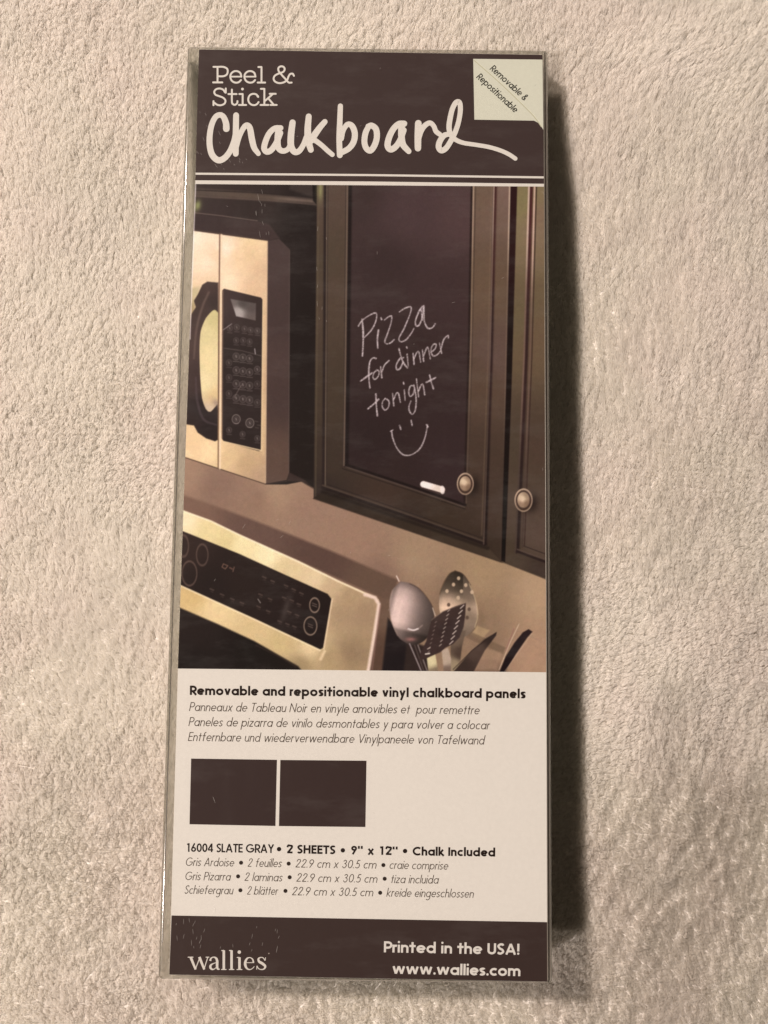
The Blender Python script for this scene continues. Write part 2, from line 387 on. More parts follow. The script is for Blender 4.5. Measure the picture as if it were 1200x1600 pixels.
# clear case: thin rigid film, rounded long edges
def clear_material(name='clear_film', milky=0.0):
    m = bpy.data.materials.new(name); m.use_nodes = True; nt = m.node_tree
    for n in list(nt.nodes): nt.nodes.remove(n)
    N = lambda t: nt.nodes.new('ShaderNode' + t); K = nt.links.new
    out = N('OutputMaterial'); lw = N('LayerWeight'); lw.inputs['Blend'].default_value = .5
    def math_(op, a, b=None):
        n = N('Math'); n.operation = op
        for i, v in enumerate((a, b)):
            if v is None: continue
            if isinstance(v, (int, float)): n.inputs[i].default_value = v
            else: K(v, n.inputs[i])
        return n.outputs[0]
    facing = lw.outputs['Facing']                                   # 1 - cos
    fres = math_('ADD', math_('MULTIPLY', math_('POWER', facing, 5.0), .80), .045)
    cosv = math_('MAXIMUM', math_('SUBTRACT', 1.0, facing), .10)
    trans = math_('POWER', .93, math_('DIVIDE', 1.0, cosv))
    col = N('CombineColor'); 
    K(trans, col.inputs[0]); K(math_('MULTIPLY', trans, .995), col.inputs[1]); K(math_('MULTIPLY', trans, .965), col.inputs[2])
    tr = N('BsdfTransparent'); K(col.outputs[0], tr.inputs['Color'])
    gl = N('BsdfGlossy'); gl.inputs['Color'].default_value = (1, 1, 1, 1)
    tc = N('TexCoord'); mp = N('Mapping'); mp.inputs['Scale'].default_value = (60, 9, 30); mp.inputs['Rotation'].default_value = (0, 0, .22)
    K(tc.outputs['Object'], mp.inputs['Vector'])
    sn = N('TexNoise'); sn.inputs['Scale'].default_value = 2.2; sn.inputs['Detail'].default_value = 6; sn.inputs['Roughness'].default_value = .7
    K(mp.outputs[0], sn.inputs['Vector'])
    rr = N('MapRange'); rr.inputs['From Min'].default_value = .35; rr.inputs['From Max'].default_value = .75
    rr.inputs['To Min'].default_value = .05; rr.inputs['To Max'].default_value = .20
    K(sn.outputs['Fac'], rr.inputs['Value']); K(rr.outputs[0], gl.inputs['Roughness'])
    b1 = N('TexNoise'); b1.inputs['Scale'].default_value = 45; K(tc.outputs['Object'], b1.inputs['Vector'])
    bp = N('Bump'); bp.inputs['Strength'].default_value = .12; bp.inputs['Distance'].default_value = .0006
    K(b1.outputs['Fac'], bp.inputs['Height']); K(bp.outputs[0], gl.inputs['Normal'])
    mx = N('MixShader'); K(fres, mx.inputs[0]); K(tr.outputs[0], mx.inputs[1]); K(gl.outputs[0], mx.inputs[2])
    # pale diffuse streaks paint the room's reflected haze onto the film
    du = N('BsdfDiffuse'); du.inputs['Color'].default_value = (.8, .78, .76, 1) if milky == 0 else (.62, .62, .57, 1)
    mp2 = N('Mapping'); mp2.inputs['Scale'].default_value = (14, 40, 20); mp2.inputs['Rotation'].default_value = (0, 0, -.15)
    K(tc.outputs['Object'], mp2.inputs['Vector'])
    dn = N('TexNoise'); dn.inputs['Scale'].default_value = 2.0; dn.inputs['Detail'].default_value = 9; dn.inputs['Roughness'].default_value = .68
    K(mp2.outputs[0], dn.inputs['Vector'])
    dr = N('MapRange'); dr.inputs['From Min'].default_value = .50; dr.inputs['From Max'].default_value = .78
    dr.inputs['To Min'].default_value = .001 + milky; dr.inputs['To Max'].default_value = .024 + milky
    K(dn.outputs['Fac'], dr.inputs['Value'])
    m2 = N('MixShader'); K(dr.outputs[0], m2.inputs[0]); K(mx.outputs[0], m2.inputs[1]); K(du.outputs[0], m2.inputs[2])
    K(m2.outputs[0], out.inputs['Surface'])
    return m
def rounded_box(name, x0, x1, y0, y1, z0, z1, r, seg=6):
    """box whose long and short top/bottom edges are rolled with radius r, corner columns with radius rc"""
    rc = r * 1.2
    def ring(ins, z):
        pts = []
        for cx, cy, a0 in ((x1 - rc, y1 - rc, 0), (x0 + rc, y1 - rc, 90), (x0 + rc, y0 + rc, 180), (x1 - rc, y0 + rc, 270)):
            for t in np.linspace(a0, a0 + 90, seg):
                rr = rc - ins
                pts.append((cx + rr * math.cos(math.radians(t)), cy + rr * math.sin(math.radians(t)), z))
        return pts
    prof = [(r * (1 - math.cos(t)), z0 + r * (1 - math.sin(t))) for t in np.linspace(math.pi / 2, 0, seg)]
    prof = [(r - r * math.sin(t), z0 + r - r * math.cos(t)) for t in np.linspace(0, math.pi / 2, seg)]
    prof += [(r - r * math.cos(t), z1 - r + r * math.sin(t)) for t in np.linspace(0, math.pi / 2, seg)]
    v = []; f = []
    for ins, z in prof: v += ring(ins, z)
    n = 4 * seg
    for k in range(len(prof) - 1):
        for i in range(n):
            j = (i + 1) % n
            f.append((k * n + i, k * n + j, (k + 1) * n + j, (k + 1) * n + i))
    f.append(tuple(range(n))[::-1]); f.append(tuple((len(prof) - 1) * n + i for i in range(n)))
    me = bpy.data.meshes.new(name); me.from_pydata(v, [], f); me.update()
    me.polygons.foreach_set('use_smooth', [True] * (len(f) - 2) + [False] * 2)
    return me
def film_mark(name, colour, opacity, rough=.4):
    m = bpy.data.materials.new(name); m.use_nodes = True; nt = m.node_tree
    b = nt.nodes['Principled BSDF']; b.inputs['Base Color'].default_value = (*colour, 1); b.inputs['Roughness'].default_value = rough
    t = nt.nodes.new('ShaderNodeBsdfTransparent'); x = nt.nodes.new('ShaderNodeMixShader'); x.inputs[0].default_value = opacity
    nt.links.new(t.outputs[0], x.inputs[1]); nt.links.new(b.outputs[0], x.inputs[2]); nt.links.new(x.outputs[0], nt.nodes['Material Output'].inputs['Surface'])
    return m
strips_ = []
# folds of the film along both long sides; dark strips paint in edge refraction
wob = lambda n, a: np.cumsum(rng.normal(0, a, n)) * .3
yy = np.linspace(.122, -.150, 60)
ys = np.linspace(.1608, -.1606, 70)
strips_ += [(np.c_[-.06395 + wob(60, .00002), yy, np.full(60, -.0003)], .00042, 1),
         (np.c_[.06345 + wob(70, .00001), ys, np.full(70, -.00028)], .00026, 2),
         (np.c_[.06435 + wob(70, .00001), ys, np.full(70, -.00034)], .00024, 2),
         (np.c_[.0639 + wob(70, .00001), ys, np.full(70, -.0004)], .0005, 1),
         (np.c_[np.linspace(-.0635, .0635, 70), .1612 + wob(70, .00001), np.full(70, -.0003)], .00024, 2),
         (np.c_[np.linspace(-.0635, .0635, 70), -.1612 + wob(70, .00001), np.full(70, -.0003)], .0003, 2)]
def scratch(x, y, L, ang, wd=.00011):
    p = P(x, y, 2.5e-5); t = np.linspace(-.5, .5, 5); a = math.radians(ang)
    strips_.append((np.c_[p[0] + t * L * math.cos(a), p[1] + t * L * math.sin(a) + rng.normal(0, .00003, 5), np.full(5, 2.5e-5)], wd, 0))
for n, x0, x1, y0, y1, l0, l1, a0, a1 in ((14, 308, 350, 165, 270, .0008, .0024, -70, -45), (10, 350, 400, 240, 268, .0006, .0016, -75, -40), (12, 400, 425, 300, 372, .001, .0035, -95, -70),
        (16, 275, 330, 1432, 1480, .0006, .0020, 60, 100), (10, 330, 440, 1440, 1490, .0006, .0016, 60, 100), (6, 370, 480, 800, 860, .0008, .002, 30, 70), (5, 540, 640, 1210, 1400, .0005, .001, 0, 180),
        (16, 300, 850, 100, 1040, .0005, .0014, 0, 180), (8, 495, 515, 330, 540, .0008, .002, 70, 110), (6, 845, 850, 250, 1020, .0005, .0015, 70, 110)):
    for _ in range(n): scratch(rng.uniform(x0, x1), rng.uniform(y0, y1), rng.uniform(l0, l1), rng.uniform(a0, a1))
scratch(335, 1249, .0022, -68, .00016); scratch(335, 1420, .0026, 88, .00016); scratch(433, 1482, .0022, 80, .00016)
def case_mesh():
    """shell of the case with its folds and scratches, all one moulded sheet"""
    base = rounded_box('clear_case', -.0650, .0650, -.1617, .1617, Z_BACK, 0.0, .0011)
    v = [tuple(q.co) for q in base.vertices]; f = [tuple(p.vertices) for p in base.polygons]
    mi = [1 if abs(p.normal.z) < .3 else 0 for p in base.polygons]; sm = [True] * (len(f) - 2) + [False] * 2
    bpy.data.meshes.remove(base)
    for pts, wd, k in strips_:
        pts = np.asarray(pts, float); d = np.gradient(pts[:, :2], axis=0); d /= np.hypot(d[:, 0], d[:, 1])[:, None] + 1e-12
        nr = np.stack([-d[:, 1], d[:, 0]], 1); n0 = len(v); n = len(pts)
        wv = wd * np.sin(np.linspace(.25, math.pi - .25, n)) ** .6 if k == 0 else np.full(n, wd)
        for sgn in (1, -1):
            for p, q, ww in zip(pts, nr, wv): v.append((p[0] + sgn * q[0] * ww / 2, p[1] + sgn * q[1] * ww / 2, p[2]))
        for i in range(n - 1): f.append((n0 + i, n0 + n + i, n0 + n + i + 1, n0 + i + 1)); mi.append(k + 2); sm.append(False)
    me = bpy.data.meshes.new('clear_case'); me.from_pydata(v, [], f); me.update()
    for q in (clear_material(), clear_material('clear_film_side', .33), film_mark('scratch', (.8, .78, .75), .19), film_mark('fold_refraction_dark', (.035, .028, .024), .72), film_mark('fold_light', (.42, .39, .36), .45)):
        me.materials.append(q)
    me.polygons.foreach_set('material_index', mi); me.polygons.foreach_set('use_smooth', sm)
    return me
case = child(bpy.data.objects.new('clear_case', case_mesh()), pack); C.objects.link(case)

# ------------------------------------------------------------------ insert card (white board; unseen solid body below added to block light)
board = mat('white_board', (.68, .68, .67), .6, .2)
CARD = [(311, 77), (847.5, 85.5), (850, 291), (853, 800), (855.5, 1534), (264.5, 1523), (278, 1045), (288.5, 760), (298, 480), (305.5, 272)]
cp = P([c[0] for c in CARD], [c[1] for c in CARD])
def card_mesh():
    n = len(cp); ctr = np.array([.0015, 0, 0]); v = []
    def ring(ins, z):
        q = cp.copy(); q[:, 0] -= np.sign(q[:, 0]) * ins; q[:, 1] -= np.where(np.abs(q[:, 1]) > .15, np.sign(q[:, 1]), 0) * ins; q[:, 2] = z; return q.tolist()
    v = ring(0, ZC - 2e-5) + ring(0, ZC - .0004) + ring(.0035, ZC - .0005) + ring(.0035, Z_BACK + .0012)
    f = [tuple(range(n))[::-1]]
    for k in range(3):
        for i in range(n): f.append((k * n + i, k * n + (i + 1) % n, (k + 1) * n + (i + 1) % n, (k + 1) * n + i))
    f.append(tuple(3 * n + i for i in range(n)))
    me = bpy.data.meshes.new('insert_card'); me.from_pydata(v, [], f); me.update(); me.materials.append(board)
    return me
card = child(bpy.data.objects.new('insert_card', card_mesh()), pack); C.objects.link(card)

DARK = (70, 55, 51); DARK2 = (60, 45, 41); CREAM = (231, 217, 200)

# --- header panel: dark ground, rules, "Peel & Stick", brush lettering
hd = Sheet()
hd.poly([(311, 77.2), (847.4, 85.7), (850, 290.5), (305, 286.5), (305.6, 272), (308, 180)], DARK, 0)
hd.z = 1e-5
hd.stroke([(305.4, 271.4), (580, 273.6), (849.6, 277.2)], 3.2, CREAM)
hd.stroke([(305.2, 284.6), (580, 286.4), (849.9, 290.0)], 5.6, CREAM)
def tr(pts, ox, oy, k):                 # tracing sheet -> survey coordinates
    p = np.asarray(pts, float).copy(); p[:, 0] = ox + p[:, 0] / k; p[:, 1] = oy + p[:, 1] / k
    if p.shape[1] > 2: p[:, 2] /= k
    return p
K1 = 10 / 3
def slab(*strokes, wd=9.5, ox=240, oy=40, c=CREAM, sm=True):
    for st in strokes:
        p = tr(st, ox, oy, K1)
        if sm and len(p) > 2: p = smooth(p, 6)
        hd.stroke(p, wd / K1, c, True)
slab([(333, 216), (333, 296)], [(310, 296), (358, 296)], [(312, 215), (333, 215)],
     [(333, 215), (362, 215), (382, 224), (386, 240), (380, 256), (362, 264), (335, 264)])
for ex in (0, 73.5):
    slab([(399 + ex, 266), (457 + ex, 266)], wd=8)
    slab([(457 + ex, 266), (452 + ex, 248), (437 + ex, 238), (418 + ex, 239), (403 + ex, 252), (400 + ex, 270), (408 + ex, 288), (425 + ex, 297), (443 + ex, 295), (455 + ex, 284)])
slab([(562, 216), (562, 296)], [(546, 216), (562, 216)], [(542, 297), (581, 297)])
slab([(731, 262), (724, 251), (711, 253), (703, 265), (696, 282), (680, 295), (655, 300), (633, 292), (625, 277), (632, 261), (652, 250), (674, 242), (683, 228), (676, 215), (661, 213), (650, 222), (652, 238), (668, 258), (690, 282), (704, 297), (719, 297)])
slab([(372, 348), (362, 334), (344, 328), (326, 332), (316, 345), (322, 360), (342, 368), (362, 376), (374, 390), (370, 406), (352, 415), (332, 413), (316, 402)],
     [(376, 328), (376, 350)], [(312, 394), (312, 415)])
slab([(408, 334), (408, 396), (413, 409), (424, 413), (435, 405), (437, 394)], [(390, 357), (432, 357)])
slab([(464, 357), (464, 413)], [(447, 357), (464, 357)], [(445, 414), (482, 414)])
hd.disc(240 + 463 / K1, 40 + 331 / K1, 2.1, CREAM)
slab([(545, 372), (536, 360), (520, 356), (503, 362), (494, 378), (495, 396), (506, 410), (523, 415), (538, 410), (547, 399)])
hd.disc(240 + 543 / K1, 40 + 369 / K1, 1.9, CREAM)
slab([(577, 330), (577, 413)], [(559, 330), (577, 330)], [(557, 414), (598, 414)], [(579, 394), (620, 358)], [(605, 356), (636, 356)],
     [(597, 379), (626, 413)], [(609, 414), (641, 414)], sm=False)
BR = CREAM
def brush(pts, ox, oy):
    p = smooth(tr(pts, ox, oy, K1), 8); hd.stroke(p[:, :2], p[:, 2] * .96, BR, True)
brush([(379, 538, 36), (377, 508, 34), (364, 476, 31), (345, 466, 30), (322, 478, 30), (302, 520, 31), (292, 580, 32), (294, 635, 33), (308, 678, 34), (338, 702, 34), (370, 690, 33), (398, 655, 32), (418, 605, 30), (428, 560, 30)], 240, 40)
brush([(430, 468, 32), (429, 530, 33), (428, 600, 34), (428, 668, 32)], 240, 40)
brush([(430, 640, 26), (446, 580, 28), (468, 535, 29), (486, 520, 31), (502, 536, 33), (512, 590, 34), (524, 636, 32), (546, 668, 26)], 240, 40)
brush([(662, 534, 30), (632, 536, 30), (604, 560, 31), (584, 602, 32), (576, 640, 32), (590, 658, 32), (614, 648, 32), (640, 610, 32), (660, 560, 32)], 240, 40)
brush([(652, 536, 34), (646, 590, 34), (650, 636, 33), (672, 654, 30), (700, 644, 28), (716, 610, 26)], 240, 40)
brush([(724, 506, 34), (716, 570, 36), (716, 628, 36), (734, 658, 34), (758, 654, 31), (780, 622, 29), (796, 580, 28)], 240, 40)
brush([(808, 474, 32), (803, 540, 36), (806, 600, 37), (819, 648, 32)], 240, 40)
brush([(892, 502, 30), (866, 532, 33), (836, 574, 36), (822, 600, 34)], 240, 40)
brush([(826, 590, 30), (852, 606, 28), (880, 628, 27), (906, 652, 27), (931, 673, 26)], 240, 40)
brush([(973, 420, 28), (970, 500, 30), (967, 590, 31), (970, 676, 32)], 240, 40)
brush([(978, 590, 28), (988, 546, 28), (1010, 516, 29), (1034, 524, 32), (1048, 562, 33), (1042, 606, 33), (1018, 640, 32), (984, 660, 31)], 240, 40)
brush([(1118, 526, 30), (1136, 522, 32), (1158, 540, 33), (1163, 580, 33), (1152, 622, 33), (1130, 652, 32), (1108, 640, 32), (1098, 606, 32), (1104, 560, 32), (1120, 526, 30)], 240, 40)
brush([(238, 512, 34), (210, 514, 33), (182, 540, 33), (160, 584, 34), (152, 626, 34), (168, 646, 34), (194, 632, 33), (218, 596, 32), (236, 546, 32)], 560, 40)
brush([(226, 514, 36), (224, 570, 36), (232, 620, 35), (262, 656, 30)], 560, 40)
brush([(312, 510, 36), (310, 580, 37), (310, 640, 35)], 560, 40)
brush([(314, 590, 28), (326, 552, 29), (346, 522, 29), (372, 508, 27), (392, 524, 26), (404, 552, 27), (424, 568, 26)], 560, 40)
brush([(474, 566, 26), (446, 574, 30), (424, 604, 32), (418, 634, 32), (432, 652, 31), (456, 640, 30), (480, 604, 29), (504, 556, 28), (522, 500, 27), (531, 440, 27), (526, 402, 28),
       (508, 402, 28), (490, 434, 28), (478, 482, 29), (472, 530, 29), (480, 568, 28), (504, 594, 26), (546, 612, 24), (610, 622, 23), (680, 634, 23), (740, 652, 23), (784, 672, 23), (817, 694, 23)], 560, 40)
hd.build('header_panel', card)

# --- corner sticker that reads as a turned-up flap
st = Sheet(); st.z = 4e-5
K2 = 10 / 3
STK = [(739.4, 92), (847.6, 93.2), (848.9, 202.8), (846, 198), (840.5, 191.8), (834.5, 188.6), (741.2, 187)]
st.poly(STK, (222, 214, 189), 3e-5)
st.stroke(smooth([(740.4, 94, 2.2), (785, 133.4, 1.2), (827, 174.4, 1.1), (838, 187, 1.2), (846, 198.5, .8)])[:, :2], 1.3, (198, 188, 154))
st.stroke(smooth([(741.6, 93.6), (786, 132.4), (828, 173.4), (839.4, 186), (847.2, 197.5)]), .8, (232, 224, 196))
text(st, 'Removable &', (764.6, 108.4), (818.6, 157.4), 10.4, .145, (34, 30, 24), xh=.72, slant=.12)
text(st, 'Repositionable', (743.6, 121.2), (803.8, 176.6), 10.4, .145, (34, 30, 24), xh=.72, slant=.12)
st.build('corner_flap', card)

# --- white text panel
wp = Sheet()
wp.poly([(278, 1044), (853.4, 1049.6), (855.1, 1441), (268, 1430.6)], CREAM, 0)
wp.z = 2e-5
INKB = (40, 29, 24); INKL = (84, 69, 57)
text(wp, 'Removable and repositionable vinyl chalkboard panels', (296.4, 1085.8), (820.6, 1091.2), 14.6, .22, INKB, xh=.72)
IT = dict(xh=.66, slant=.20); LW = .098
text(wp, 'Panneaux de Tableau Noir en vinyle amovibles et  pour remettre', (295.4, 1111.0), (748.5, 1116.2), 14.0, LW, INKL, **IT)
text(wp, 'Paneles de pizarra de vinilo desmontables y para volver a colocar', (294.4, 1134.4), (764.5, 1139.8), 14.0, LW, INKL, **IT)
text(wp, 'Entfernbare und wiederverwendbare Vinylpaneele von Tafelwand', (293.6, 1157.8), (756.0, 1163.4), 14.0, LW, INKL, **IT)
B = .215
text(wp, '16004 SLATE GRAY', (291.4, 1331.0), (427.4, 1332.8), 13.6, .17, INKB, xh=.70)
text(wp, '2 SHEETS', (447.6, 1333.2), (523.4, 1334.6), 13.4, B, INKB, xh=.70)
text(wp, '9"', (548, 1334.8), (566, 1335.2), 13.4, B, INKB, xh=.70)
text(wp, 'x', (573.4, 1335.4), (584.4, 1335.6), 13.4, B, INKB, xh=.70)
text(wp, '12"', (592.6, 1335.6), (620.6, 1336.2), 13.4, B, INKB, xh=.70)
text(wp, 'Chalk Included', (644.4, 1336.6), (773.2, 1338.4), 13.6, B, INKB, xh=.72)
for x, y in ((436, 1326.7), (535.7, 1328.6), (632.9, 1329.7)): wp.disc(x, y, 3.5, INKB)
for x, y in ((376.7, 1348), (451, 1349.4), (599, 1351.7), (372, 1369.3), (452.6, 1370.7), (601, 1373), (375.6, 1391), (446, 1392), (594, 1394.9)):
    wp.disc(x, y, 3.2, (52, 40, 34))
def row(y0, y1, parts):
    for s, x0, x1 in parts:
        yy = lambda x: y0 + (y1 - y0) * (x - 289) / 412.0
        text(wp, s, (x0, yy(x0)), (x1 - 1.5, yy(x1)), 13.2, .094, INKL, **IT)
row(1352.8, 1358.9, [('Gris Ardoise', 289.3, 366.5), ('2 feuilles', 386.6, 440.8), ('22.9 cm x 30.5 cm', 461.2, 589), ('craie comprise', 608, 701)])
row(1375.0, 1381.0, [('Gris Pizarra', 288.6, 361), ('2 laminas', 381.6, 442), ('22.9 cm x 30.5 cm', 462.6, 590.4), ('tiza incluida', 610, 686)])
row(1396.4, 1402.2, [('Schiefergrau', 288, 365), ('2 blätter', 385.6, 435), ('22.9 cm x 30.5 cm', 455.8, 584), ('kreide eingeschlossen', 603.6, 741)])
wp.build('text_panel', card)
for q in ([(298.6, 1185.2), (432.8, 1187.2), (430.4, 1290.6), (296.1, 1287.9)], [(438, 1187.4), (572.7, 1188.6), (571, 1292.2), (435.8, 1290.7)]):
    sw = Sheet(); sw.poly(q, (62, 47, 43), 1.5e-5); sw.build('colour_swatch', card)

# --- footer
ft = Sheet()
ft.poly([(268, 1430.4), (855.1, 1440.8), (855.5, 1533.8), (264.5, 1522.8)], (64, 49, 44), 3e-6)
ft.z = 2e-5
text(ft, 'Printed in the USA!', (599.4, 1487.9), (810.8, 1491.8), 17.2, .185, (226, 212, 196), xh=.71)
text(ft, 'www.wallies.com', (612.8, 1521.6), (812.4, 1525.2), 17.0, .19, (226, 212, 196), xh=.71)
K3 = 1200 / 330
def logo(pts, sm=True):
    p = tr(pts, 240, 1300, K3)
    if sm and len(p) > 2: p = smooth(p, 6)
    ft.stroke(p[:, :2], p[:, 2], (222, 207, 190))
logo([(210, 710, 15), (239, 781, 12)]); logo([(237, 781, 5), (263, 712, 5)]); logo([(260, 710, 15), (288, 781, 12)]); logo([(286, 781, 5), (308, 712, 5)])
logo([(194, 711, 5), (226, 711, 5)]); logo([(296, 711, 5), (316, 711, 5)])
logo([(322, 732, 12), (326, 718, 8), (340, 711, 6), (354, 716, 11), (361, 732, 14), (361, 762, 14), (365, 778, 10), (376, 779, 4)])
logo([(360, 741, 4), (340, 747, 5), (325, 757, 11), (323, 770, 13), (332, 780, 9), (346, 778, 5), (358, 766, 4)])
for x in (399, 443): logo([(x, 672, 14), (x, 781, 14)]); logo([(x - 14, 674, 5), (x, 672, 5)]); logo([(x - 15, 781, 5), (x + 15, 781, 5)])
logo([(488, 712, 14), (488, 781, 14)]); logo([(473, 713, 5), (488, 712, 5)]); logo([(472, 781, 5), (504, 781, 5)])
ft.disc(240 + 487 / K3, 1300 + 682 / K3, 2.7, (222, 207, 190))
logo([(525, 742, 4), (570, 742, 4)])
logo([(568, 742, 10), (562, 722, 7), (546, 713, 5), (530, 720, 10), (521, 740, 14), (522, 760, 14), (533, 777, 9), (550, 781, 5), (565, 772, 4), (572, 763, 4)])
logo([(632, 730, 4), (624, 716, 5), (610, 712, 5), (596, 720, 10), (600, 736, 14), (618, 747, 15), (634, 762, 13), (628, 777, 8), (612, 781, 5), (596, 775, 5), (588, 760, 4)])
logo([(636, 712, 4), (634, 730, 4)]); logo([(587, 760, 4), (586, 781, 4)])
ft.disc(240 + 655 / K3, 1300 + 690 / K3, 1.2, (150, 132, 120))
ft.build('footer_panel', card)

# --- kitchen photograph printed on the card (a flat print: its tones belong to the ink)
PX0, PY0, PX1, PY1, SS = 272, 282, 862, 1056, 2
W_, H_ = (PX1 - PX0) * SS, (PY1 - PY0) * SS
canvas = np.zeros((H_, W_, 3)); canvas[:] = (44, 34, 30)
def _box(x0, y0, x1, y1):
    i0 = max(0, int((x0 - PX0) * SS)); i1 = min(W_, int(math.ceil((x1 - PX0) * SS)) + 1)
    j0 = max(0, int((y0 - PY0) * SS)); j1 = min(H_, int(math.ceil((y1 - PY0) * SS)) + 1)
    if i1 <= i0 or j1 <= j0: return None
    X, Y = np.meshgrid(PX0 + (np.arange(i0, i1) + .5) / SS, PY0 + (np.arange(j0, j1) + .5) / SS)
    return (slice(j0, j1), slice(i0, i1)), X, Y
def tone(col, X, Y):
    """a colour, or anchors (x, y, colour) blended smoothly"""
    if callable(col): return col(X, Y)
    if not isinstance(col, list): return np.broadcast_to(np.array(col, float), X.shape + (3,))
    ext = max(max(q[0] for q in col) - min(q[0] for q in col), max(q[1] for q in col) - min(q[1] for q in col))
    e2, pw = (14.0, 1.7) if ext < 90 else (30.0, 1.35)
    num = 0; den = 0
    for x, y, c in col:
        wgt = 1.0 / ((X - x) ** 2 + (Y - y) ** 2 + e2) ** pw
        num = num + wgt[..., None] * np.array(c, float); den = den + wgt
    return num / den[..., None]
def comp(sl, cov, colr): canvas[sl] = canvas[sl] * (1 - cov[..., None]) + colr * cov[..., None]
def segd(X, Y, a, b):
    vx, vy = b[0] - a[0], b[1] - a[1]; l2 = vx * vx + vy * vy + 1e-12
    t = np.clip(((X - a[0]) * vx + (Y - a[1]) * vy) / l2, 0, 1)
    return np.hypot(X - a[0] - t * vx, Y - a[1] - t * vy), t
def fill(pts, col, soft=.7, alpha=1.0, curve=False):
    p = np.asarray(pts, float)
    if curve: p = smooth(np.vstack([p, p[:1]]), 6)[:-1]
    b = _box(p[:, 0].min() - soft - 1, p[:, 1].min() - soft - 1, p[:, 0].max() + soft + 1, p[:, 1].max() + soft + 1)
    if b is None: return
    sl, X, Y = b; ins = np.zeros(X.shape, bool); d = np.full(X.shape, 1e9)
    for i in range(len(p)):
        a, c = p[i - 1], p[i]
        d = np.minimum(d, segd(X, Y, a, c)[0])
        if a[1] != c[1]:
            ins ^= ((a[1] > Y) != (c[1] > Y)) & (X < (c[0] - a[0]) * (Y - a[1]) / (c[1] - a[1]) + a[0])
    sd = np.where(ins, d, -d)
    comp(sl, np.clip(sd / soft * .5 + .5, 0, 1) * alpha, tone(col, X, Y))
def line(pts, wd, col, alpha=1.0, soft=.6, curve=False):
    p = np.asarray(pts, float)
    if p.shape[1] == 2: p = np.c_[p, np.full(len(p), wd)]
    if curve: p = smooth(p, 8)
    m = p[:, 2].max() / 2 + soft + 1
    b = _box(p[:, 0].min() - m, p[:, 1].min() - m, p[:, 0].max() + m, p[:, 1].max() + m)
    if b is None: return
    sl, X, Y = b; cov = np.zeros(X.shape)
    for a, c in zip(p[:-1], p[1:]):
        d, t = segd(X, Y, a, c)
        cov = np.maximum(cov, np.clip((a[2] + (c[2] - a[2]) * t) / 2 / soft * .5 - d / soft * .5 + .5, 0, 1))
    comp(sl, cov * alpha, tone(col, X, Y))
def oval(cx, cy, rx, ry, col, rot=0, soft=.7, alpha=1.0, ring=None):
    m = max(rx, ry) + soft + 2
    b = _box(cx - m, cy - m, cx + m, cy + m)
    if b is None: return
    sl, X, Y = b; c, s_ = math.cos(math.radians(rot)), math.sin(math.radians(rot))
    u = (X - cx) * c + (Y - cy) * s_; v = -(X - cx) * s_ + (Y - cy) * c
    r = np.hypot(u / rx, v / ry); sd = (1 - r) * min(rx, ry)
    if ring: sd = ring / 2 - np.abs(sd)
    comp(sl, np.clip(sd / soft * .5 + .5, 0, 1) * alpha, tone(col, X, Y))
def glow(cx, cy, rx, ry, col, alpha, rot=0):
    m = 2.2 * max(rx, ry); b = _box(cx - m, cy - m, cx + m, cy + m)
    if b is None: return
    sl, X, Y = b; c, s_ = math.cos(math.radians(rot)), math.sin(math.radians(rot))
    u = (X - cx) * c + (Y - cy) * s_; v = -(X - cx) * s_ + (Y - cy) * c
    comp(sl, np.exp(-(u / rx) ** 2 - (v / ry) ** 2) * alpha, tone(col, X, Y))

# wall behind everything
fill([(270, 700), (500, 700), (870, 860), (870, 1060), (270, 1060)],
     [(290, 740, (158, 126, 98)), (400, 780, (146, 115, 90)), (480, 800, (150, 119, 94)), (560, 850, (152, 120, 94)), (650, 870, (158, 130, 98)),
      (760, 900, (160, 132, 96)), (840, 930, (172, 142, 106)), (830, 1020, (168, 134, 102)), (590, 900, (138, 108, 86)), (700, 960, (140, 112, 84)), (760, 1000, (142, 114, 86)), (430, 770, (160, 130, 100)), (340, 760, (140, 110, 88))])
# dark niche above and beside the microwave
fill([(270, 280), (497, 280), (492, 764), (474, 752), (448, 757), (415, 757), (270, 709)], [(300, 300, (62, 50, 44)), (400, 320, (54, 43, 38)), (470, 340, (38, 30, 27)), (475, 500, (34, 26, 23)), (470, 700, (36, 28, 24)), (330, 345, (60, 47, 43))])
fill([(270, 292), (380, 300), (495, 312), (495, 318), (400, 312), (300, 306), (270, 302)], [(290, 300, (88, 74, 62)), (400, 308, (92, 76, 62)), (470, 315, (112, 94, 78))], soft=3)
line([(270, 304), (330, 308), (420, 313), (494, 320)], 1.6, (116, 96, 80), .6, 1.2)
line([(300, 297), (400, 301), (492, 309)], 1.2, (36, 28, 25), .8)
fill([(455, 284), (490, 288), (489, 308), (470, 302), (452, 296)], (84, 72, 62), 2, .5)
fill([(488, 280), (496, 280), (495, 320), (489, 314)], (28, 22, 20), 1)
glow(309, 321, 5, 8, (150, 150, 92), .9, 10); glow(303, 326, 4, 7, (128, 126, 84), .7)
line([(300, 332), (345, 337), (402, 345)], 1.2, (128, 108, 92), .8)
fill([(300, 335), (402, 346), (420, 350), (437, 372), (418, 376), (300, 359)], [(310, 345, (62, 48, 44)), (400, 360, (66, 51, 46))], 1)
line([(418, 376), (300, 359)], 2, (96, 76, 60), .6, 1.2)
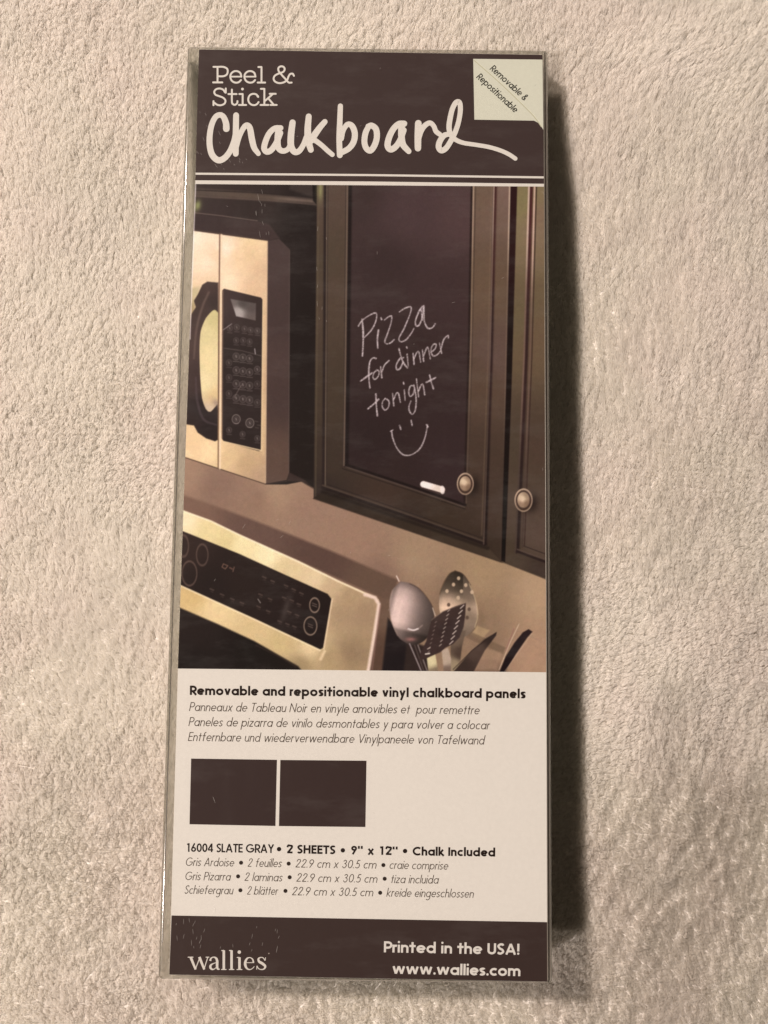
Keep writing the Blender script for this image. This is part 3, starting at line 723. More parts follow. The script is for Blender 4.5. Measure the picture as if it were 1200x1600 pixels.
# microwave
STEEL = [(303, 370, (250, 222, 184)), (322, 410, (246, 216, 176)), (338, 400, (228, 198, 154)), (352, 390, (250, 220, 184)), (354, 440, (248, 216, 172)), (372, 400, (230, 198, 150)), (390, 400, (220, 188, 140)), (408, 420, (212, 178, 134)), (395, 380, (228, 198, 146)), (400, 450, (214, 180, 136)),
         (300, 470, (206, 182, 132)), (335, 440, (226, 196, 152)), (300, 690, (228, 194, 142)), (330, 705, (236, 204, 150)), (360, 715, (212, 180, 130)), (385, 725, (188, 156, 112)), (405, 745, (178, 146, 110)), (413, 600, (196, 164, 122)), (413, 500, (206, 174, 130))]
fill([(270, 352), (300, 360.5), (418, 376.5), (415, 756), (270, 708)], STEEL)
fill([(418, 376.5), (436, 373), (453, 390), (452, 738), (448, 750), (415, 756)], [(430, 400, (76, 60, 54)), (428, 560, (78, 60, 53)), (440, 500, (72, 56, 50)), (430, 720, (96, 74, 60)), (446, 620, (74, 57, 50))])
line([(452.5, 392), (451, 740)], 1.2, (96, 80, 70), .7); line([(418, 377), (415, 755)], 1.4, (196, 166, 128), .9)
line([(415, 756), (448, 752)], 1.3, (66, 50, 42), .8); line([(270, 708), (415, 756.5)], 1.2, (112, 86, 64), .7)
fill([(448, 752), (452, 738), (476, 750), (490, 764), (470, 752)], (58, 44, 38), 1)
# control panel
fill([(347, 454), (350, 451), (408, 465), (411, 469), (408, 702), (405, 705), (350, 690), (347, 686)], [(355, 470, (70, 55, 50)), (400, 480, (58, 46, 41)), (370, 560, (48, 38, 34)), (380, 690, (46, 36, 32)), (400, 640, (50, 39, 35))])
line([(411, 468), (408.5, 704), (350, 690)], 1.8, (226, 196, 146), .9); line([(413, 468), (411, 710)], 2.6, (212, 178, 128), .5)
fill([(360, 467), (400, 474), (399.5, 501), (369, 494)], [(364, 470, (112, 100, 90)), (372, 488, (168, 156, 142)), (395, 480, (92, 80, 72)), (395, 498, (104, 90, 80)), (380, 474, (86, 76, 68))])
def key(x, y, r, a=.55):
    oval(x, y, r, r * 1.08, (118, 104, 94), alpha=a, ring=.9); oval(x, y, r * .72, r * .8, (84, 72, 64), alpha=a * .8)
    line([(x - .5, y - 1.5), (x + .4, y + 1.4)], .9, (190, 172, 156), a)
    line([(x - r * .9, y + r + 2.6), (x + r * .9, y + r + 3.2)], .9, (150, 134, 120), a * .75, .5)
for x, y in ((359, 513), (370, 511.5), (382, 514), (391.5, 516), (402, 517), (369, 532), (390, 534), (380, 532)): key(x, y, 4.0, .55)
line([(350, 544), (378, 548), (408, 556)], .9, (120, 104, 92), .7)
for jx, x in enumerate((369, 379.5, 390)):
    for jy, y in enumerate((557, 578.5, 599.5, 622)): key(x, y + jx * 1.6, 5.0, .75)
for y in (567, 590, 615): key(357.8, y, 4.4, .5); key(402, y + 10 if y < 600 else y + 14, 4.4, .45)
key(402, 577, 4.4, .4)
for x, y, r in ((369, 655, 6.2), (390.4, 661, 6.2)): oval(x, y, r, r * 1.12, (160, 144, 128), alpha=.8, ring=1.1); key(x, y, 3.6, .8)
for x, y in ((358, 672), (379, 678.5), (402, 685)): key(x, y, 4.0, .6)
for x, y in ((398, 658), (402, 664), (399, 668)): line([(x, y), (x + 5, y + 1)], .8, (130, 114, 100), .6)
line([(362, 506), (348, 516)], 1.0, (196, 180, 164), .7); line([(398, 545), (399, 553)], 1.2, (214, 200, 186), .8); line([(377, 602), (366, 621)], .8, (170, 150, 132), .6)
HDL = [(341, 441.5), (324, 440), (316, 445), (309, 460), (303, 470), (306, 480), (299, 491), (296, 515), (294.5, 545), (292.5, 590), (291, 663), (303, 665), (309, 676), (322, 685), (336, 689.6), (341, 687),
       (341.4, 628), (339, 632), (329, 643), (322, 639), (316, 622), (313, 587), (312, 544), (314, 517), (322, 497), (333, 486), (341, 490)]
fill([(290, 452), (312, 448), (300, 500), (288, 520)], [(305, 455, (190, 172, 128)), (296, 490, (150, 128, 88))], 2, .7)
fill(HDL, [(325, 450, (78, 60, 52)), (335, 470, (66, 52, 46)), (312, 480, (74, 58, 50)), (303, 540, (82, 64, 56)), (300, 600, (70, 54, 48)), (310, 640, (46, 36, 34)), (330, 668, (44, 34, 32)), (300, 655, (52, 40, 36))], .9)
line([(326, 457, 3), (316, 480, 3.4), (307, 515, 3), (303, 560, 2)], 3, (128, 104, 88), .55, 1.4, True)
line([(306, 590, 2), (308, 625, 3), (318, 655, 3), (338, 664, 2)], 2, (92, 76, 74), .6, 1.4, True)
fill([(341.5, 489), (334, 484.5), (322, 497), (314, 517), (312, 544), (313, 587), (316, 622), (322, 639), (329, 643), (339, 632), (341.2, 628)],
     [(336, 495, (200, 184, 124)), (320, 520, (214, 196, 138)), (334, 560, (226, 204, 146)), (320, 600, (228, 208, 152)), (334, 620, (214, 184, 128)), (326, 640, (200, 176, 140))], .8, 1, True)
glow(338, 630, 5, 9, (132, 110, 98), .6, -40)
fill([(270, 705), (288, 700), (300, 712), (280, 714)], (232, 204, 152), 1.5, .8)
# door seam and handle
fill([(341.8, 486), (346.4, 486), (345.6, 640), (341.6, 640)], (222, 190, 140), .8)
line([(343.5, 366), (342, 500), (341, 731)], 2.2, [(343, 400, (120, 90, 70)), (342, 560, (110, 84, 64)), (341, 720, (132, 102, 72))], 1, .8)
line([(346, 367), (345, 560), (343.6, 732)], 2.6, (236, 206, 164), .9, .9)
line([(348.5, 455), (347.5, 560), (347, 684)], 2.0, (124, 98, 78), .8, .9)
# left cabinet door: frame, bead, slate panel
FR = [(515, 300, (90, 72, 58)), (525, 450, (84, 67, 52)), (522, 620, (72, 58, 44)), (522, 720, (64, 51, 40)), (600, 770, (68, 52, 41)), (690, 810, (64, 50, 38)), (750, 860, (60, 47, 36)), (755, 300, (113, 91, 71)),
      (755, 450, (107, 85, 64)), (750, 600, (92, 72, 55)), (745, 720, (76, 59, 46)), (790, 300, (123, 98, 82)), (782, 560, (101, 79, 66)), (776, 800, (74, 58, 46)), (500, 770, (54, 43, 36)), (500, 420, (82, 68, 52)), (640, 830, (54, 42, 34))]
fill([(495.5, 280), (797.5, 280), (790, 600), (783.5, 878), (490, 778.5), (493, 520)], FR, .8)
glow(500, 296, 5, 18, (150, 146, 92), .8); line([(498, 284), (495, 560), (493, 775)], 2, (100, 86, 62), .5, 1)
fill([(490, 778.5), (510, 764), (757, 850), (783.5, 878)], [(500, 775, (50, 40, 31)), (620, 815, (58, 46, 35)), (740, 858, (66, 53, 40)), (775, 872, (72, 58, 44))], 1)
def groove(pts, wd, dk, lt, off, a=.95):
    line(pts, wd * 1.55, dk, .45, 1.4); line(pts, wd, dk, a, .8); q = np.asarray(pts, float) + off; line(q, wd * .55, lt, a * .8, .7)
groove([(508, 284), (507, 500), (505, 762)], 3.4, (46, 35, 31), (116, 98, 78), (3.2, 0)); line([(512.4, 284), (511, 500), (510, 750)], 1.2, (50, 39, 34), .8)
line([(503, 768), (640, 815), (762, 857)], 5, (34, 26, 22), .6, 1.6)
groove([(505, 762), (640, 808), (758, 850)], 4.8, (40, 30, 26), (84, 68, 54), (-.6, -3.6)); line([(512, 757), (640, 801), (754, 841)], 1.2, (44, 34, 30), .8)
line([(768.5, 284), (762.5, 560), (752.5, 836)], 1.6, (136, 112, 84), .35, 1)
groove([(774.5, 284), (768, 560), (758.5, 850)], 3.6, [(774, 320, (74, 46, 40)), (768, 560, (54, 38, 34)), (759, 820, (40, 30, 26))], [(776, 300, (220, 190, 160)), (770, 450, (160, 130, 108)), (762, 700, (92, 74, 60))], (-2.8, 0))
line([(771, 284), (765, 560), (755, 838)], 1.4, (70, 54, 46), .6)
fill([(545, 280), (738.5, 280), (734, 520), (726.5, 792), (537, 729), (540, 560)], [(560, 300, (66, 51, 46)), (640, 330, (80, 61, 57)), (720, 340, (86, 65, 60)), (600, 420, (62, 47, 43)), (700, 460, (68, 51, 47)), (640, 560, (58, 43, 39)), (580, 690, (50, 37, 34)), (700, 720, (58, 43, 40)), (620, 740, (54, 40, 36))], .8)
groove([(547, 284), (544, 560), (541.5, 727)], 5.0, (34, 25, 23), (120, 100, 80), (-4.2, 0)); line([(540.6, 284), (538, 560), (535.5, 730)], 1.2, (58, 46, 40), .8)
groove([(541, 726), (640, 759), (727, 789)], 3.0, (34, 25, 22), (96, 80, 66), (-.8, 3.4)); line([(535, 732), (640, 766), (727, 795.5)], 1.3, (42, 32, 28), .8)
groove([(737, 284), (733, 520), (725.5, 786)], 2.4, (44, 32, 28), [(740, 310, (208, 180, 146)), (735, 480, (150, 126, 98)), (728, 720, (100, 82, 66))], (3.0, 0)); line([(743.4, 284), (738, 540), (731, 795)], 1.3, (70, 56, 46), .7)
line([(796.6, 284), (790, 600), (783, 872)], 2.2, [(797, 320, (206, 178, 146)), (792, 500, (124, 100, 80)), (784, 800, (70, 56, 44))], .8, .9)
# gap and right cabinet door
fill([(798.5, 280), (809, 280), (800, 600), (790, 879), (783, 877), (791, 600)], [(803, 320, (48, 28, 26)), (796, 600, (32, 22, 20)), (786, 850, (28, 20, 18))], .8)
fill([(808.5, 280), (862, 280), (862, 907), (852, 903), (789.5, 879), (799.5, 600)], [(815, 320, (132, 118, 78)), (812, 500, (108, 92, 64)), (803, 700, (80, 66, 50)), (798, 860, (76, 62, 47)), (845, 340, (132, 108, 82)), (845, 520, (110, 88, 64)), (840, 700, (82, 64, 50)), (835, 840, (92, 74, 60)), (830, 890, (82, 66, 52))], .8)
groove([(830, 284), (822, 560), (808.5, 862)], 5.2, [(830, 320, (76, 42, 38)), (822, 560, (56, 38, 34)), (809, 840, (44, 33, 29))], [(826, 320, (222, 192, 164)), (819, 520, (128, 100, 82)), (806, 800, (82, 66, 54))], (-3.2, 0))
line([(835.5, 284), (828, 560), (816, 855)], 2.2, [(835, 320, (206, 170, 146)), (828, 560, (112, 86, 70)), (816, 840, (74, 58, 48))], .9); line([(838.6, 284), (831, 560), (819.5, 852)], 1.6, (60, 42, 36), .9)
groove([(808.5, 862), (830, 870), (856, 879)], 4.2, (46, 34, 30), (94, 76, 62), (0, -3.6)); line([(818, 853), (856, 867)], 1.4, (54, 42, 36), .9)
fill([(789.5, 879), (809, 864), (856, 882), (862, 908)], [(800, 878, (74, 60, 46)), (850, 895, (66, 52, 42))], 1, .9)
# edge where the doors meet the wall
line([(490, 779), (783.5, 878.5), (788, 879), (862, 908)], 1.6, (44, 34, 28), .7, 1)
# knobs
def knob(x, y, rx, ry):
    glow(x + 14, y + 2, 9, 13, (36, 27, 23), .75); glow(x + 8, y + 12, 9, 8, (40, 30, 25), .5)
    oval(x, y, rx, ry, [(x - 6, y - 8, (170, 142, 112)), (x + 8, y + 4, (118, 92, 72)), (x, y + 14, (104, 82, 62)), (x + 6, y - 12, (150, 124, 100))])
    oval(x, y, rx - .6, ry - .6, (206, 176, 142), alpha=.7, ring=1.1)
    oval(x, y, rx * .78, ry * .78, (66, 48, 38), alpha=.95, ring=2.2)
    oval(x - .3, y - .3, rx * .64, ry * .66, [(x - 2, y - 3, (216, 188, 148)), (x + 5, y + 6, (132, 104, 78)), (x - 5, y + 6, (150, 122, 94)), (x + 4, y - 8, (150, 124, 96))])
    glow(x - 1.5, y - 2, 3.2, 4, (218, 192, 152), .7)
knob(727, 756, 13, 17); knob(818, 781.5, 14, 18)
# stick of chalk
line([(662, 757.5), (690, 766)], 11, (112, 90, 72), .5, 2); line([(661.5, 756.6), (690.5, 765)], 9.6, [(662, 754, (238, 222, 202)), (690, 768, (220, 198, 172))])
line([(690.8, 762), (691.5, 769)], 6, (236, 220, 200), .8)
# chalk handwriting
CH = (220, 203, 190); before_chalk = canvas.copy()
def chalk(pts, oy, wd=6.0, cv=True):
    p = tr(pts, 480, oy, 3.0); p = np.c_[p[:, :2], wd / 3 * (.80 + .16 * np.sin(np.arange(len(p)) * 2.3 + oy + pts[0][0]))]
    line(p, 1, CH, .86, .7, cv and len(p) > 2)
A_, B_ = 270, 560
chalk([(257, 686), (262, 740), (262, 800), (259, 858)], A_, 9); chalk([(240, 718), (256, 694), (285, 672), (314, 658), (326, 664), (320, 700), (300, 738), (268, 772)], A_, 7)
chalk([(334, 738), (329, 780), (331, 822)], A_, 9); chalk([(346, 680), (349, 688)], A_, 8)
chalk([(362, 690), (380, 676), (395, 672), (394, 700), (378, 750), (364, 790), (374, 802), (392, 796), (408, 782)], A_, 7)
chalk([(432, 652), (460, 634), (486, 630), (482, 662), (454, 730), (430, 776), (440, 792), (464, 782), (488, 752), (500, 730)], A_, 7)
chalk([(540, 626), (524, 650), (508, 692), (510, 716), (524, 714), (538, 682), (546, 624), (547, 660), (550, 700), (566, 728), (586, 726), (600, 708)], A_, 8); chalk([(534, 640), (540, 690)], A_, 7)
chalk([(322, 870), (308, 868), (294, 886), (289, 930), (290, 975), (294, 1008)], A_, 8); chalk([(250, 976), (276, 958), (304, 938)], A_, 9)
chalk([(328, 925), (314, 936), (308, 958), (318, 968), (334, 952), (336, 930), (326, 924)], A_, 7)
chalk([(344, 908), (350, 960)], A_, 8); chalk([(350, 936), (362, 902), (384, 880)], A_, 7)
chalk([(452, 866), (434, 872), (418, 900), (420, 922), (436, 916), (450, 886)], A_, 8); chalk([(430, 824), (440, 862), (452, 892), (470, 914)], A_, 8)
chalk([(468, 850), (474, 906)], A_, 7); chalk([(466, 816), (468, 822)], A_, 7)
chalk([(496, 846), (501, 898)], A_, 7); chalk([(501, 872), (514, 842), (524, 842), (532, 888)], A_, 7)
chalk([(540, 830), (546, 884)], A_, 7); chalk([(546, 858), (560, 822), (568, 824), (577, 872)], A_, 7)
chalk([(580, 842), (600, 824), (604, 804), (590, 806), (580, 832), (590, 858), (610, 852), (624, 836)], A_, 7)
chalk([(620, 798), (630, 846)], A_, 7); chalk([(628, 822), (640, 782), (660, 762), (662, 774)], A_, 7)
chalk([(322, 168), (324, 220), (329, 268)], B_, 9); chalk([(285, 236), (312, 214), (334, 192)], B_, 9)
chalk([(366, 188), (354, 202), (352, 226), (364, 242), (380, 230), (384, 204), (372, 190)], B_, 7)
chalk([(400, 164), (406, 222)], B_, 7); chalk([(405, 194), (418, 164), (428, 166), (437, 206)], B_, 7)
chalk([(455, 148), (459, 196)], B_, 7); chalk([(451, 112), (453, 120)], B_, 7)
chalk([(500, 128), (484, 130), (476, 156), (482, 178), (496, 168), (504, 140)], B_, 7); chalk([(500, 124), (510, 180), (508, 236), (494, 262), (480, 248), (477, 226), (486, 200)], B_, 7)
chalk([(512, 96), (522, 180)], B_, 7); chalk([(522, 152), (536, 122), (544, 128), (551, 170)], B_, 7)
chalk([(574, 78), (582, 112), (592, 142)], B_, 8); chalk([(558, 112), (580, 102), (602, 90)], B_, 9)
chalk([(395, 340), (402, 376), (418, 416), (442, 446), (468, 455), (500, 446), (530, 420), (552, 372), (564, 312)], B_, 7); chalk([(391, 342), (402, 335)], B_, 6); chalk([(558, 310), (567, 322)], B_, 6)
chalk([(433, 314), (439, 332)], B_, 8); chalk([(487, 290), (492, 314)], B_, 8)
cn = rng.normal(0, 1, (H_, W_, 1)); cn = (cn + np.roll(cn, 1, 0) + np.roll(cn, 1, 1) + np.roll(cn, (1, 1), (0, 1))) / 2
canvas = before_chalk + (canvas - before_chalk) * np.clip(.86 + .24 * cn, .3, 1.1)
# cooker: cast shade on the wall, steel backguard, black panel
fill([(270, 768), (330, 788), (420, 822), (520, 862), (622, 906), (612, 945), (590, 932), (470, 878), (370, 834), (270, 794)],
     [(300, 790, (126, 96, 76)), (400, 825, (106, 80, 66)), (500, 866, (92, 68, 56)), (590, 910, (104, 80, 62))], 2.5, .95)
fill([(590, 931), (612, 938), (603, 1056), (570, 1056)], [(600, 950, (112, 86, 66)), (590, 1030, (92, 68, 52))], 1.5)
fill([(270, 792), (286, 798), (330, 814), (373, 835), (466, 876.5), (528, 907), (584, 931), (592, 937), (593, 948), (575, 1056), (470, 1056), (270, 946)],
     [(285, 812, (238, 216, 166)), (330, 830, (222, 200, 140)), (355, 846, (214, 192, 132)), (375, 850, (232, 212, 154)), (420, 868, (238, 218, 164)), (445, 888, (212, 188, 136)), (490, 905, (216, 190, 142)), (520, 920, (190, 162, 120)), (545, 935, (168, 140, 102)), (570, 960, (158, 130, 96)),
      (550, 1020, (148, 122, 88)), (515, 1030, (168, 142, 100)), (300, 930, (204, 172, 112)), (340, 950, (222, 194, 138)), (400, 985, (206, 178, 124)), (440, 1005, (196, 170, 116)), (485, 1012, (218, 192, 140)), (470, 1040, (158, 134, 94)), (535, 960, (164, 136, 100))], .9)
line([(270, 792.5), (330, 814.5), (373, 835.5), (466, 877.5), (528, 908), (572, 928), (584, 933)], 2.4, (252, 232, 186), .8, 1.1)
line([(570, 929), (586, 934), (592, 944), (586, 985), (575, 1050)], 5, (228, 200, 172), .95, 1.6); line([(594, 946), (581, 1050)], 2, (150, 112, 96), .6, 1.2)
fill([(270, 824), (286, 830), (373, 865), (441, 896), (512, 928), (518, 936), (505, 1012), (500, 1015), (400, 968), (283, 915), (270, 909)],
     [(290, 850, (54, 40, 34)), (380, 900, (44, 33, 28)), (460, 940, (42, 31, 27)), (500, 970, (36, 27, 24)), (330, 920, (40, 30, 26))], .9)
line([(270, 909), (283, 915.5), (400, 969), (500, 1016)], 2.2, (246, 222, 172), .8, 1.1); line([(519, 936), (506, 1014)], 1.8, (232, 204, 158), .9, 1)
line([(501, 1030), (507, 1018)], 4, (226, 198, 150), .8, 1.5)
fill([(270, 944), (282, 950), (340, 975), (398, 1002), (466, 1041), (478, 1056), (270, 1056)], [(300, 980, (40, 30, 26)), (400, 1030, (30, 23, 20)), (300, 1040, (32, 24, 21))], 1.5)
line([(400, 1008), (440, 1028), (462, 1042)], 1.2, (84, 66, 52), .5, 1.2)
for x, y, rx, ry, a in ((316, 867, 9, 16.5, .55), (296, 896, 11.5, 19, .6), (287, 853, 7.5, 16.5, .55)): oval(x, y, rx, ry, (128, 102, 84), alpha=a, ring=1.6)
for x, y, rx, ry in ((491.5, 945.6, 7.6, 11.2), (485, 978, 10, 14)):
    oval(x, y, rx, ry, (166, 140, 114), alpha=.85, ring=1.5)
    for k in (-2.2, 1.2): line([(x - 3.4, y + k - 1.2), (x + 3.4, y + k + 1.6)], 1.2, (140, 118, 100), .7)
line([(349, 881), (347, 886), (352, 889), (356, 884), (349, 881)], 1.4, (150, 112, 88), .7); line([(359, 887), (363, 889)], 2, (128, 92, 74), .7); line([(366, 886), (364, 893)], 1.3, (150, 112, 90), .7)
for x, y in ((413, 902), (426, 908), (447, 915), (459, 921), (471, 927), (407, 929), (422, 936), (444, 934), (456, 938), (467, 944), (404, 948), (419, 955), (452, 956), (464, 961), (437, 971), (449, 975), (460, 979), (331, 921), (347, 929), (363, 936), (378, 942)):
    line([(x - 2.6, y - 1), (x + 2.6, y + 1.2)], 2.0, (122, 100, 84), .5, .8); line([(x - 1.5, y + 3), (x + 2, y + 4.4)], 1, (110, 90, 76), .4)
line([(403, 936), (407, 942)], 1.0, (204, 190, 170), .8)
glow(447, 950, 5, 22, (92, 80, 70), .45, 18)
# dark crock area and utensils
fill([(606, 966), (640, 1000), (640, 1056), (596, 1056)], [(620, 1000, (38, 30, 28)), (630, 1040, (34, 27, 26))], 2)
fill([(636, 1000), (665, 1010), (680, 1056), (630, 1056)], (52, 40, 34), 2)
glow(770, 960, 26, 50, (142, 116, 86), .5, 20); glow(690, 930, 10, 40, (132, 106, 82), .45)
fill([(740, 975), (765, 985), (752, 1000), (735, 990)], (186, 156, 110), 1.5, .6)
fill([(734, 986), (790, 1012), (786, 1022), (728, 996)], (118, 94, 70), 1.2, .7)
line([(780, 973), (842, 1000)], 1.2, (150, 124, 98), .5, 1); fill([(742, 1030), (775, 1030), (800, 1056), (736, 1056)], (122, 96, 76), 3, .7)
fill([(752, 1012), (784, 1020), (776, 1046), (742, 1046)], (164, 132, 100), 2, .5)
# slotted spoon
SP2 = [(711, 892), (723, 897), (733, 912), (742, 934), (747, 960), (744, 978), (735, 990), (719, 995), (700, 980), (689, 962), (686, 944), (688, 926), (695, 908), (703, 896)]
def slotted_sheen(X, Y):
    u = (X - 716) / 30; v = (Y - 944) / 52
    k = np.interp(v, [-1, -.7, -.42, -.15, .1, .45, 1], [58, 70, 96, 170, 214, 176, 120])
    k = k * np.interp(u, [-1, -.8, -.45, -.1, .25, .6, .9, 1], [.92, 1.06, 1.04, .92, .80, .74, .80, .9])
    k = np.where((u > .25), np.maximum(k, np.interp(v, [-1, -.5, 0, .6, 1], [70, 108, 136, 140, 112])), k)
    return np.stack([k, k * .86 - 2, k * .70 - 4], -1)
fill(SP2, slotted_sheen, .9, 1, True)
line([(711, 892), (724, 898), (735, 914)], 1.3, (64, 48, 38), .8, .9, True); line([(711, 892), (702, 897), (693, 911), (687, 928)], 1.2, (92, 72, 52), .7, .9, True)
line([(747, 962), (743, 980), (733, 992)], 1.4, (110, 88, 62), .7, .9, True); glow(752, 968, 6, 20, (120, 96, 70), .4)
line([(733, 912), (743, 938), (746.5, 962), (742, 980)], 1.2, (196, 172, 128), .7, .9, True)
for x, y, c in ((716.6, 903.6, 0), (708.6, 913.4, 0), (727.8, 914.2, 0), (698.4, 923.6, 0), (721, 923.8, 0), (737.4, 925.2, 0), (701, 945, 1), (716, 934, 0), (733, 952, 1), (730, 965, 1)):
    oval(x, y, 2.6, 3.0, (196, 168, 132) if not c else (96, 76, 60), alpha=.9)
fill([(704, 990), (728, 985), (722, 1010), (716, 1056), (704, 1056)], [(712, 1000, (110, 90, 70)), (710, 1040, (150, 130, 98)), (720, 1020, (80, 62, 50))], 1)
fill([(690, 1016), (700, 1012), (705, 1030), (704, 1056), (694, 1056)], [(696, 1030, (176, 154, 126)), (700, 1050, (120, 98, 80))], 1)
# big spoon
SP1 = [(626, 908.5), (640, 911), (653, 918), (665, 931), (675, 947), (678, 968), (672, 990), (660, 1003), (645, 1008), (632, 1003), (621, 993), (611, 969), (608.6, 942), (613, 922)]
def spoon_sheen(X, Y):
    a = math.radians(-14); u = (X - 643) * math.cos(a) - (Y - 958) * math.sin(a); v = (X - 643) * math.sin(a) + (Y - 958) * math.cos(a)
    u = u / 34; v = v / 50
    k = np.interp(u, [-1, -.82, -.55, -.25, .05, .35, .7, 1], [176, 246, 252, 226, 180, 142, 108, 88])
    k = k * np.interp(v, [-1, -.84, -.62, -.3, .35, .52, .62, .8, 1], [.50, .60, .84, .98, 1.0, .88, .62, .58, .5])
    return np.stack([k * .88, k * .77 - 3, k * .69 - 5], -1)
fill(SP1, spoon_sheen, .9, 1, True)
line([(630, 981), (640, 985), (652, 983), (660, 977)], 1.6, (168, 144, 126), .6, 1.0, True)
line([(638, 982.6), (646, 984.6), (653, 982.4)], 2.0, (238, 220, 202), .9, 1.0, True); glow(642, 999, 8, 3.2, (172, 116, 102), .75)
line([(640, 912), (654, 919), (666, 932), (676, 949), (678, 968), (672, 990)], 1.2, (76, 56, 46), .6, .9, True)
line([(613, 922), (609, 942), (611.5, 969), (621, 993)], 1.2, (160, 134, 112), .6, .9, True)
line([(619.5, 900), (623.5, 908)], 1.6, (226, 206, 180), .9)
line([(676, 950), (680, 962)], 1.4, (206, 186, 160), .8)
for a, b, c in (((640, 1006), (658, 1048), (176, 158, 146)), ((648, 1008), (662, 1048), (92, 76, 66)), ((653, 1008), (668, 1050), (150, 132, 118))): line([a, b], 1.6, c, .9, .8)
fill([(667, 1028), (680, 1022), (686, 1056), (670, 1056)], [(674, 1034, (206, 190, 140)), (680, 1050, (130, 110, 84))], 1)
# slotted turner
TU = [(728, 942), (727, 960), (724.5, 979), (718, 996), (708, 1006), (696, 1012), (688, 1019), (672, 1026), (655, 1033), (657, 1020), (666, 1002), (674, 969), (692, 955.5), (712, 947)]
fill(TU, [(720, 950, (66, 50, 43)), (700, 980, (58, 43, 38)), (670, 1015, (64, 48, 42)), (690, 960, (70, 54, 46))], .8)
line([(674, 969), (692, 955.5), (728, 942)], 1.1, (140, 118, 98), .6)
for i in range(8):
    t = i / 7; x = 722 - 17 * t; y = 948 + 56 * t
    line([(x - 2.6, y + 2.6), (x + 2.8, y - 2.4)], 1.5, (216, 196, 172), .85)
for i in range(9):
    t = i / 8; x = 701 - 13 * t; y = 954 + 54 * t
    line([(x - 1.5, y + 1.4), (x + 1.7, y - 1.4)], 1.3, (196, 174, 150), .8)
for i in range(8):
    t = i / 7; x = 681 - 11 * t; y = 972 + 46 * t
    line([(x - 1.1, y + 1), (x + 1.1, y - 1)], 1.1, (160, 138, 118), .65)
line([(665, 1022), (671, 1021)], 2.2, (222, 206, 180), .9); line([(668, 1014), (672, 1012)], 1.6, (200, 180, 156), .8)
# knife, sticks
fill([(703, 1056), (722, 1034), (736, 1017), (758, 998), (776, 988), (775, 993), (757, 1017), (742, 1046), (736, 1056)], [(740, 1015, (84, 66, 54)), (720, 1040, (62, 48, 40)), (770, 992, (52, 40, 34))], .9)
line([(708, 1046), (738, 1016), (775, 988.5)], 1.0, (44, 32, 28), .8)
fill([(778, 1056), (790, 1026), (804, 1004), (817, 988), (826, 983), (832, 987), (824, 996), (806, 1022), (788, 1052)], [(800, 1010, (34, 24, 24)), (826, 986, (46, 34, 32))], .8)
line([(788, 1050), (808, 1022), (831, 990)], 1.0, (188, 160, 130), .7); line([(780, 1046), (797, 1004), (811, 975)], 1.2, (206, 178, 144), .8); line([(790, 1018), (803, 982)], 1.3, (150, 104, 90), .7)
line([(305.8, 280), (302, 380), (298.3, 480), (296.6, 530)], 1.8, (238, 224, 206), .8, .8)
# print softness and grain
def soften(a, s):
    k = np.exp(-(np.arange(-4, 5) / s) ** 2 / 2); k /= k.sum()
    for ax in (0, 1): a = sum(np.roll(a, i - 4, ax) * k[i] for i in range(9))
    return a
canvas = soften(canvas, .85)
canvas = canvas * (1 + .09 * np.clip((canvas.mean(-1, keepdims=True) - 85) / 60, 0, 1)) * np.array([1.0, .995, 1.05])
g1 = soften(rng.normal(0, 1, (H_, W_, 1)), 1.1); g2 = soften(np.repeat(np.repeat(rng.normal(0, 1, (H_ // 12 + 1, W_ // 12 + 1, 3)), 12, 0), 12, 1)[:H_, :W_], 4.0)
canvas = np.clip(canvas * (1 + g1 * .045 + g2.mean(-1, keepdims=True) * .012 + g2 * .004), 4, 252)

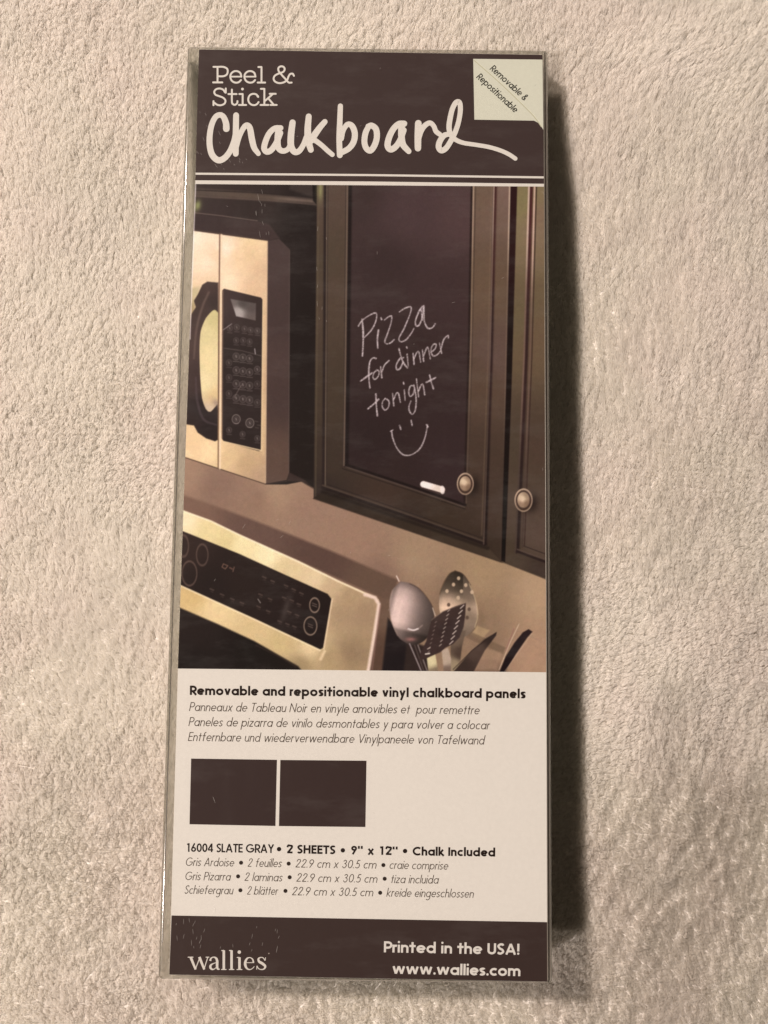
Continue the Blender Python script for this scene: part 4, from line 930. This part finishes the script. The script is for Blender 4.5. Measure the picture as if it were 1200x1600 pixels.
def picture():
    nx, ny = 740, 1000
    q = np.array([(304.8, 287.6), (850.0, 291.6), (853.5, 1050.4), (277.9, 1044.6)])
    u, v = np.meshgrid(np.linspace(0, 1, nx), np.linspace(0, 1, ny))
    X = (q[0, 0] * (1 - u) + q[1, 0] * u) * (1 - v) + (q[3, 0] * (1 - u) + q[2, 0] * u) * v
    Y = (q[0, 1] * (1 - u) + q[1, 1] * u) * (1 - v) + (q[3, 1] * (1 - u) + q[2, 1] * u) * v
    pts = P(X, Y, ZC + 1.2e-5).reshape(-1, 3)
    fx = np.clip((X - PX0) * SS - .5, 0, W_ - 1.001); fy = np.clip((Y - PY0) * SS - .5, 0, H_ - 1.001)
    i = fx.astype(int); j = fy.astype(int); a = (fx - i)[..., None]; b = (fy - j)[..., None]
    c = (canvas[j, i] * (1 - a) + canvas[j, i + 1] * a) * (1 - b) + (canvas[j + 1, i] * (1 - a) + canvas[j + 1, i + 1] * a) * b
    idx = np.arange(nx * ny).reshape(ny, nx)
    f = np.stack([idx[1:, :-1], idx[1:, 1:], idx[:-1, 1:], idx[:-1, :-1]], -1).reshape(-1, 4)
    me = bpy.data.meshes.new('kitchen_picture')
    me.vertices.add(len(pts)); me.vertices.foreach_set('co', pts.ravel().astype(np.float32))
    me.loops.add(f.size); me.loops.foreach_set('vertex_index', f.ravel().astype(np.int32))
    me.polygons.add(len(f)); me.polygons.foreach_set('loop_start', np.arange(0, f.size, 4, dtype=np.int32))
    me.update(calc_edges=True)
    at = me.color_attributes.new('ink', 'FLOAT_COLOR', 'POINT')
    col = np.ones((len(pts), 4), np.float32); col[:, :3] = ink(c.reshape(-1, 3))
    at.data.foreach_set('color', col.ravel())
    m = mat('printed_picture', (.5, .5, .5), .5, .12); nt = m.node_tree
    an = nt.nodes.new('ShaderNodeAttribute'); an.attribute_name = 'ink'
    nt.links.new(an.outputs['Color'], nt.nodes['Principled BSDF'].inputs['Base Color'])
    me.materials.append(m)
    o = bpy.data.objects.new('kitchen_picture', me); C.objects.link(o); o.parent = card
picture()
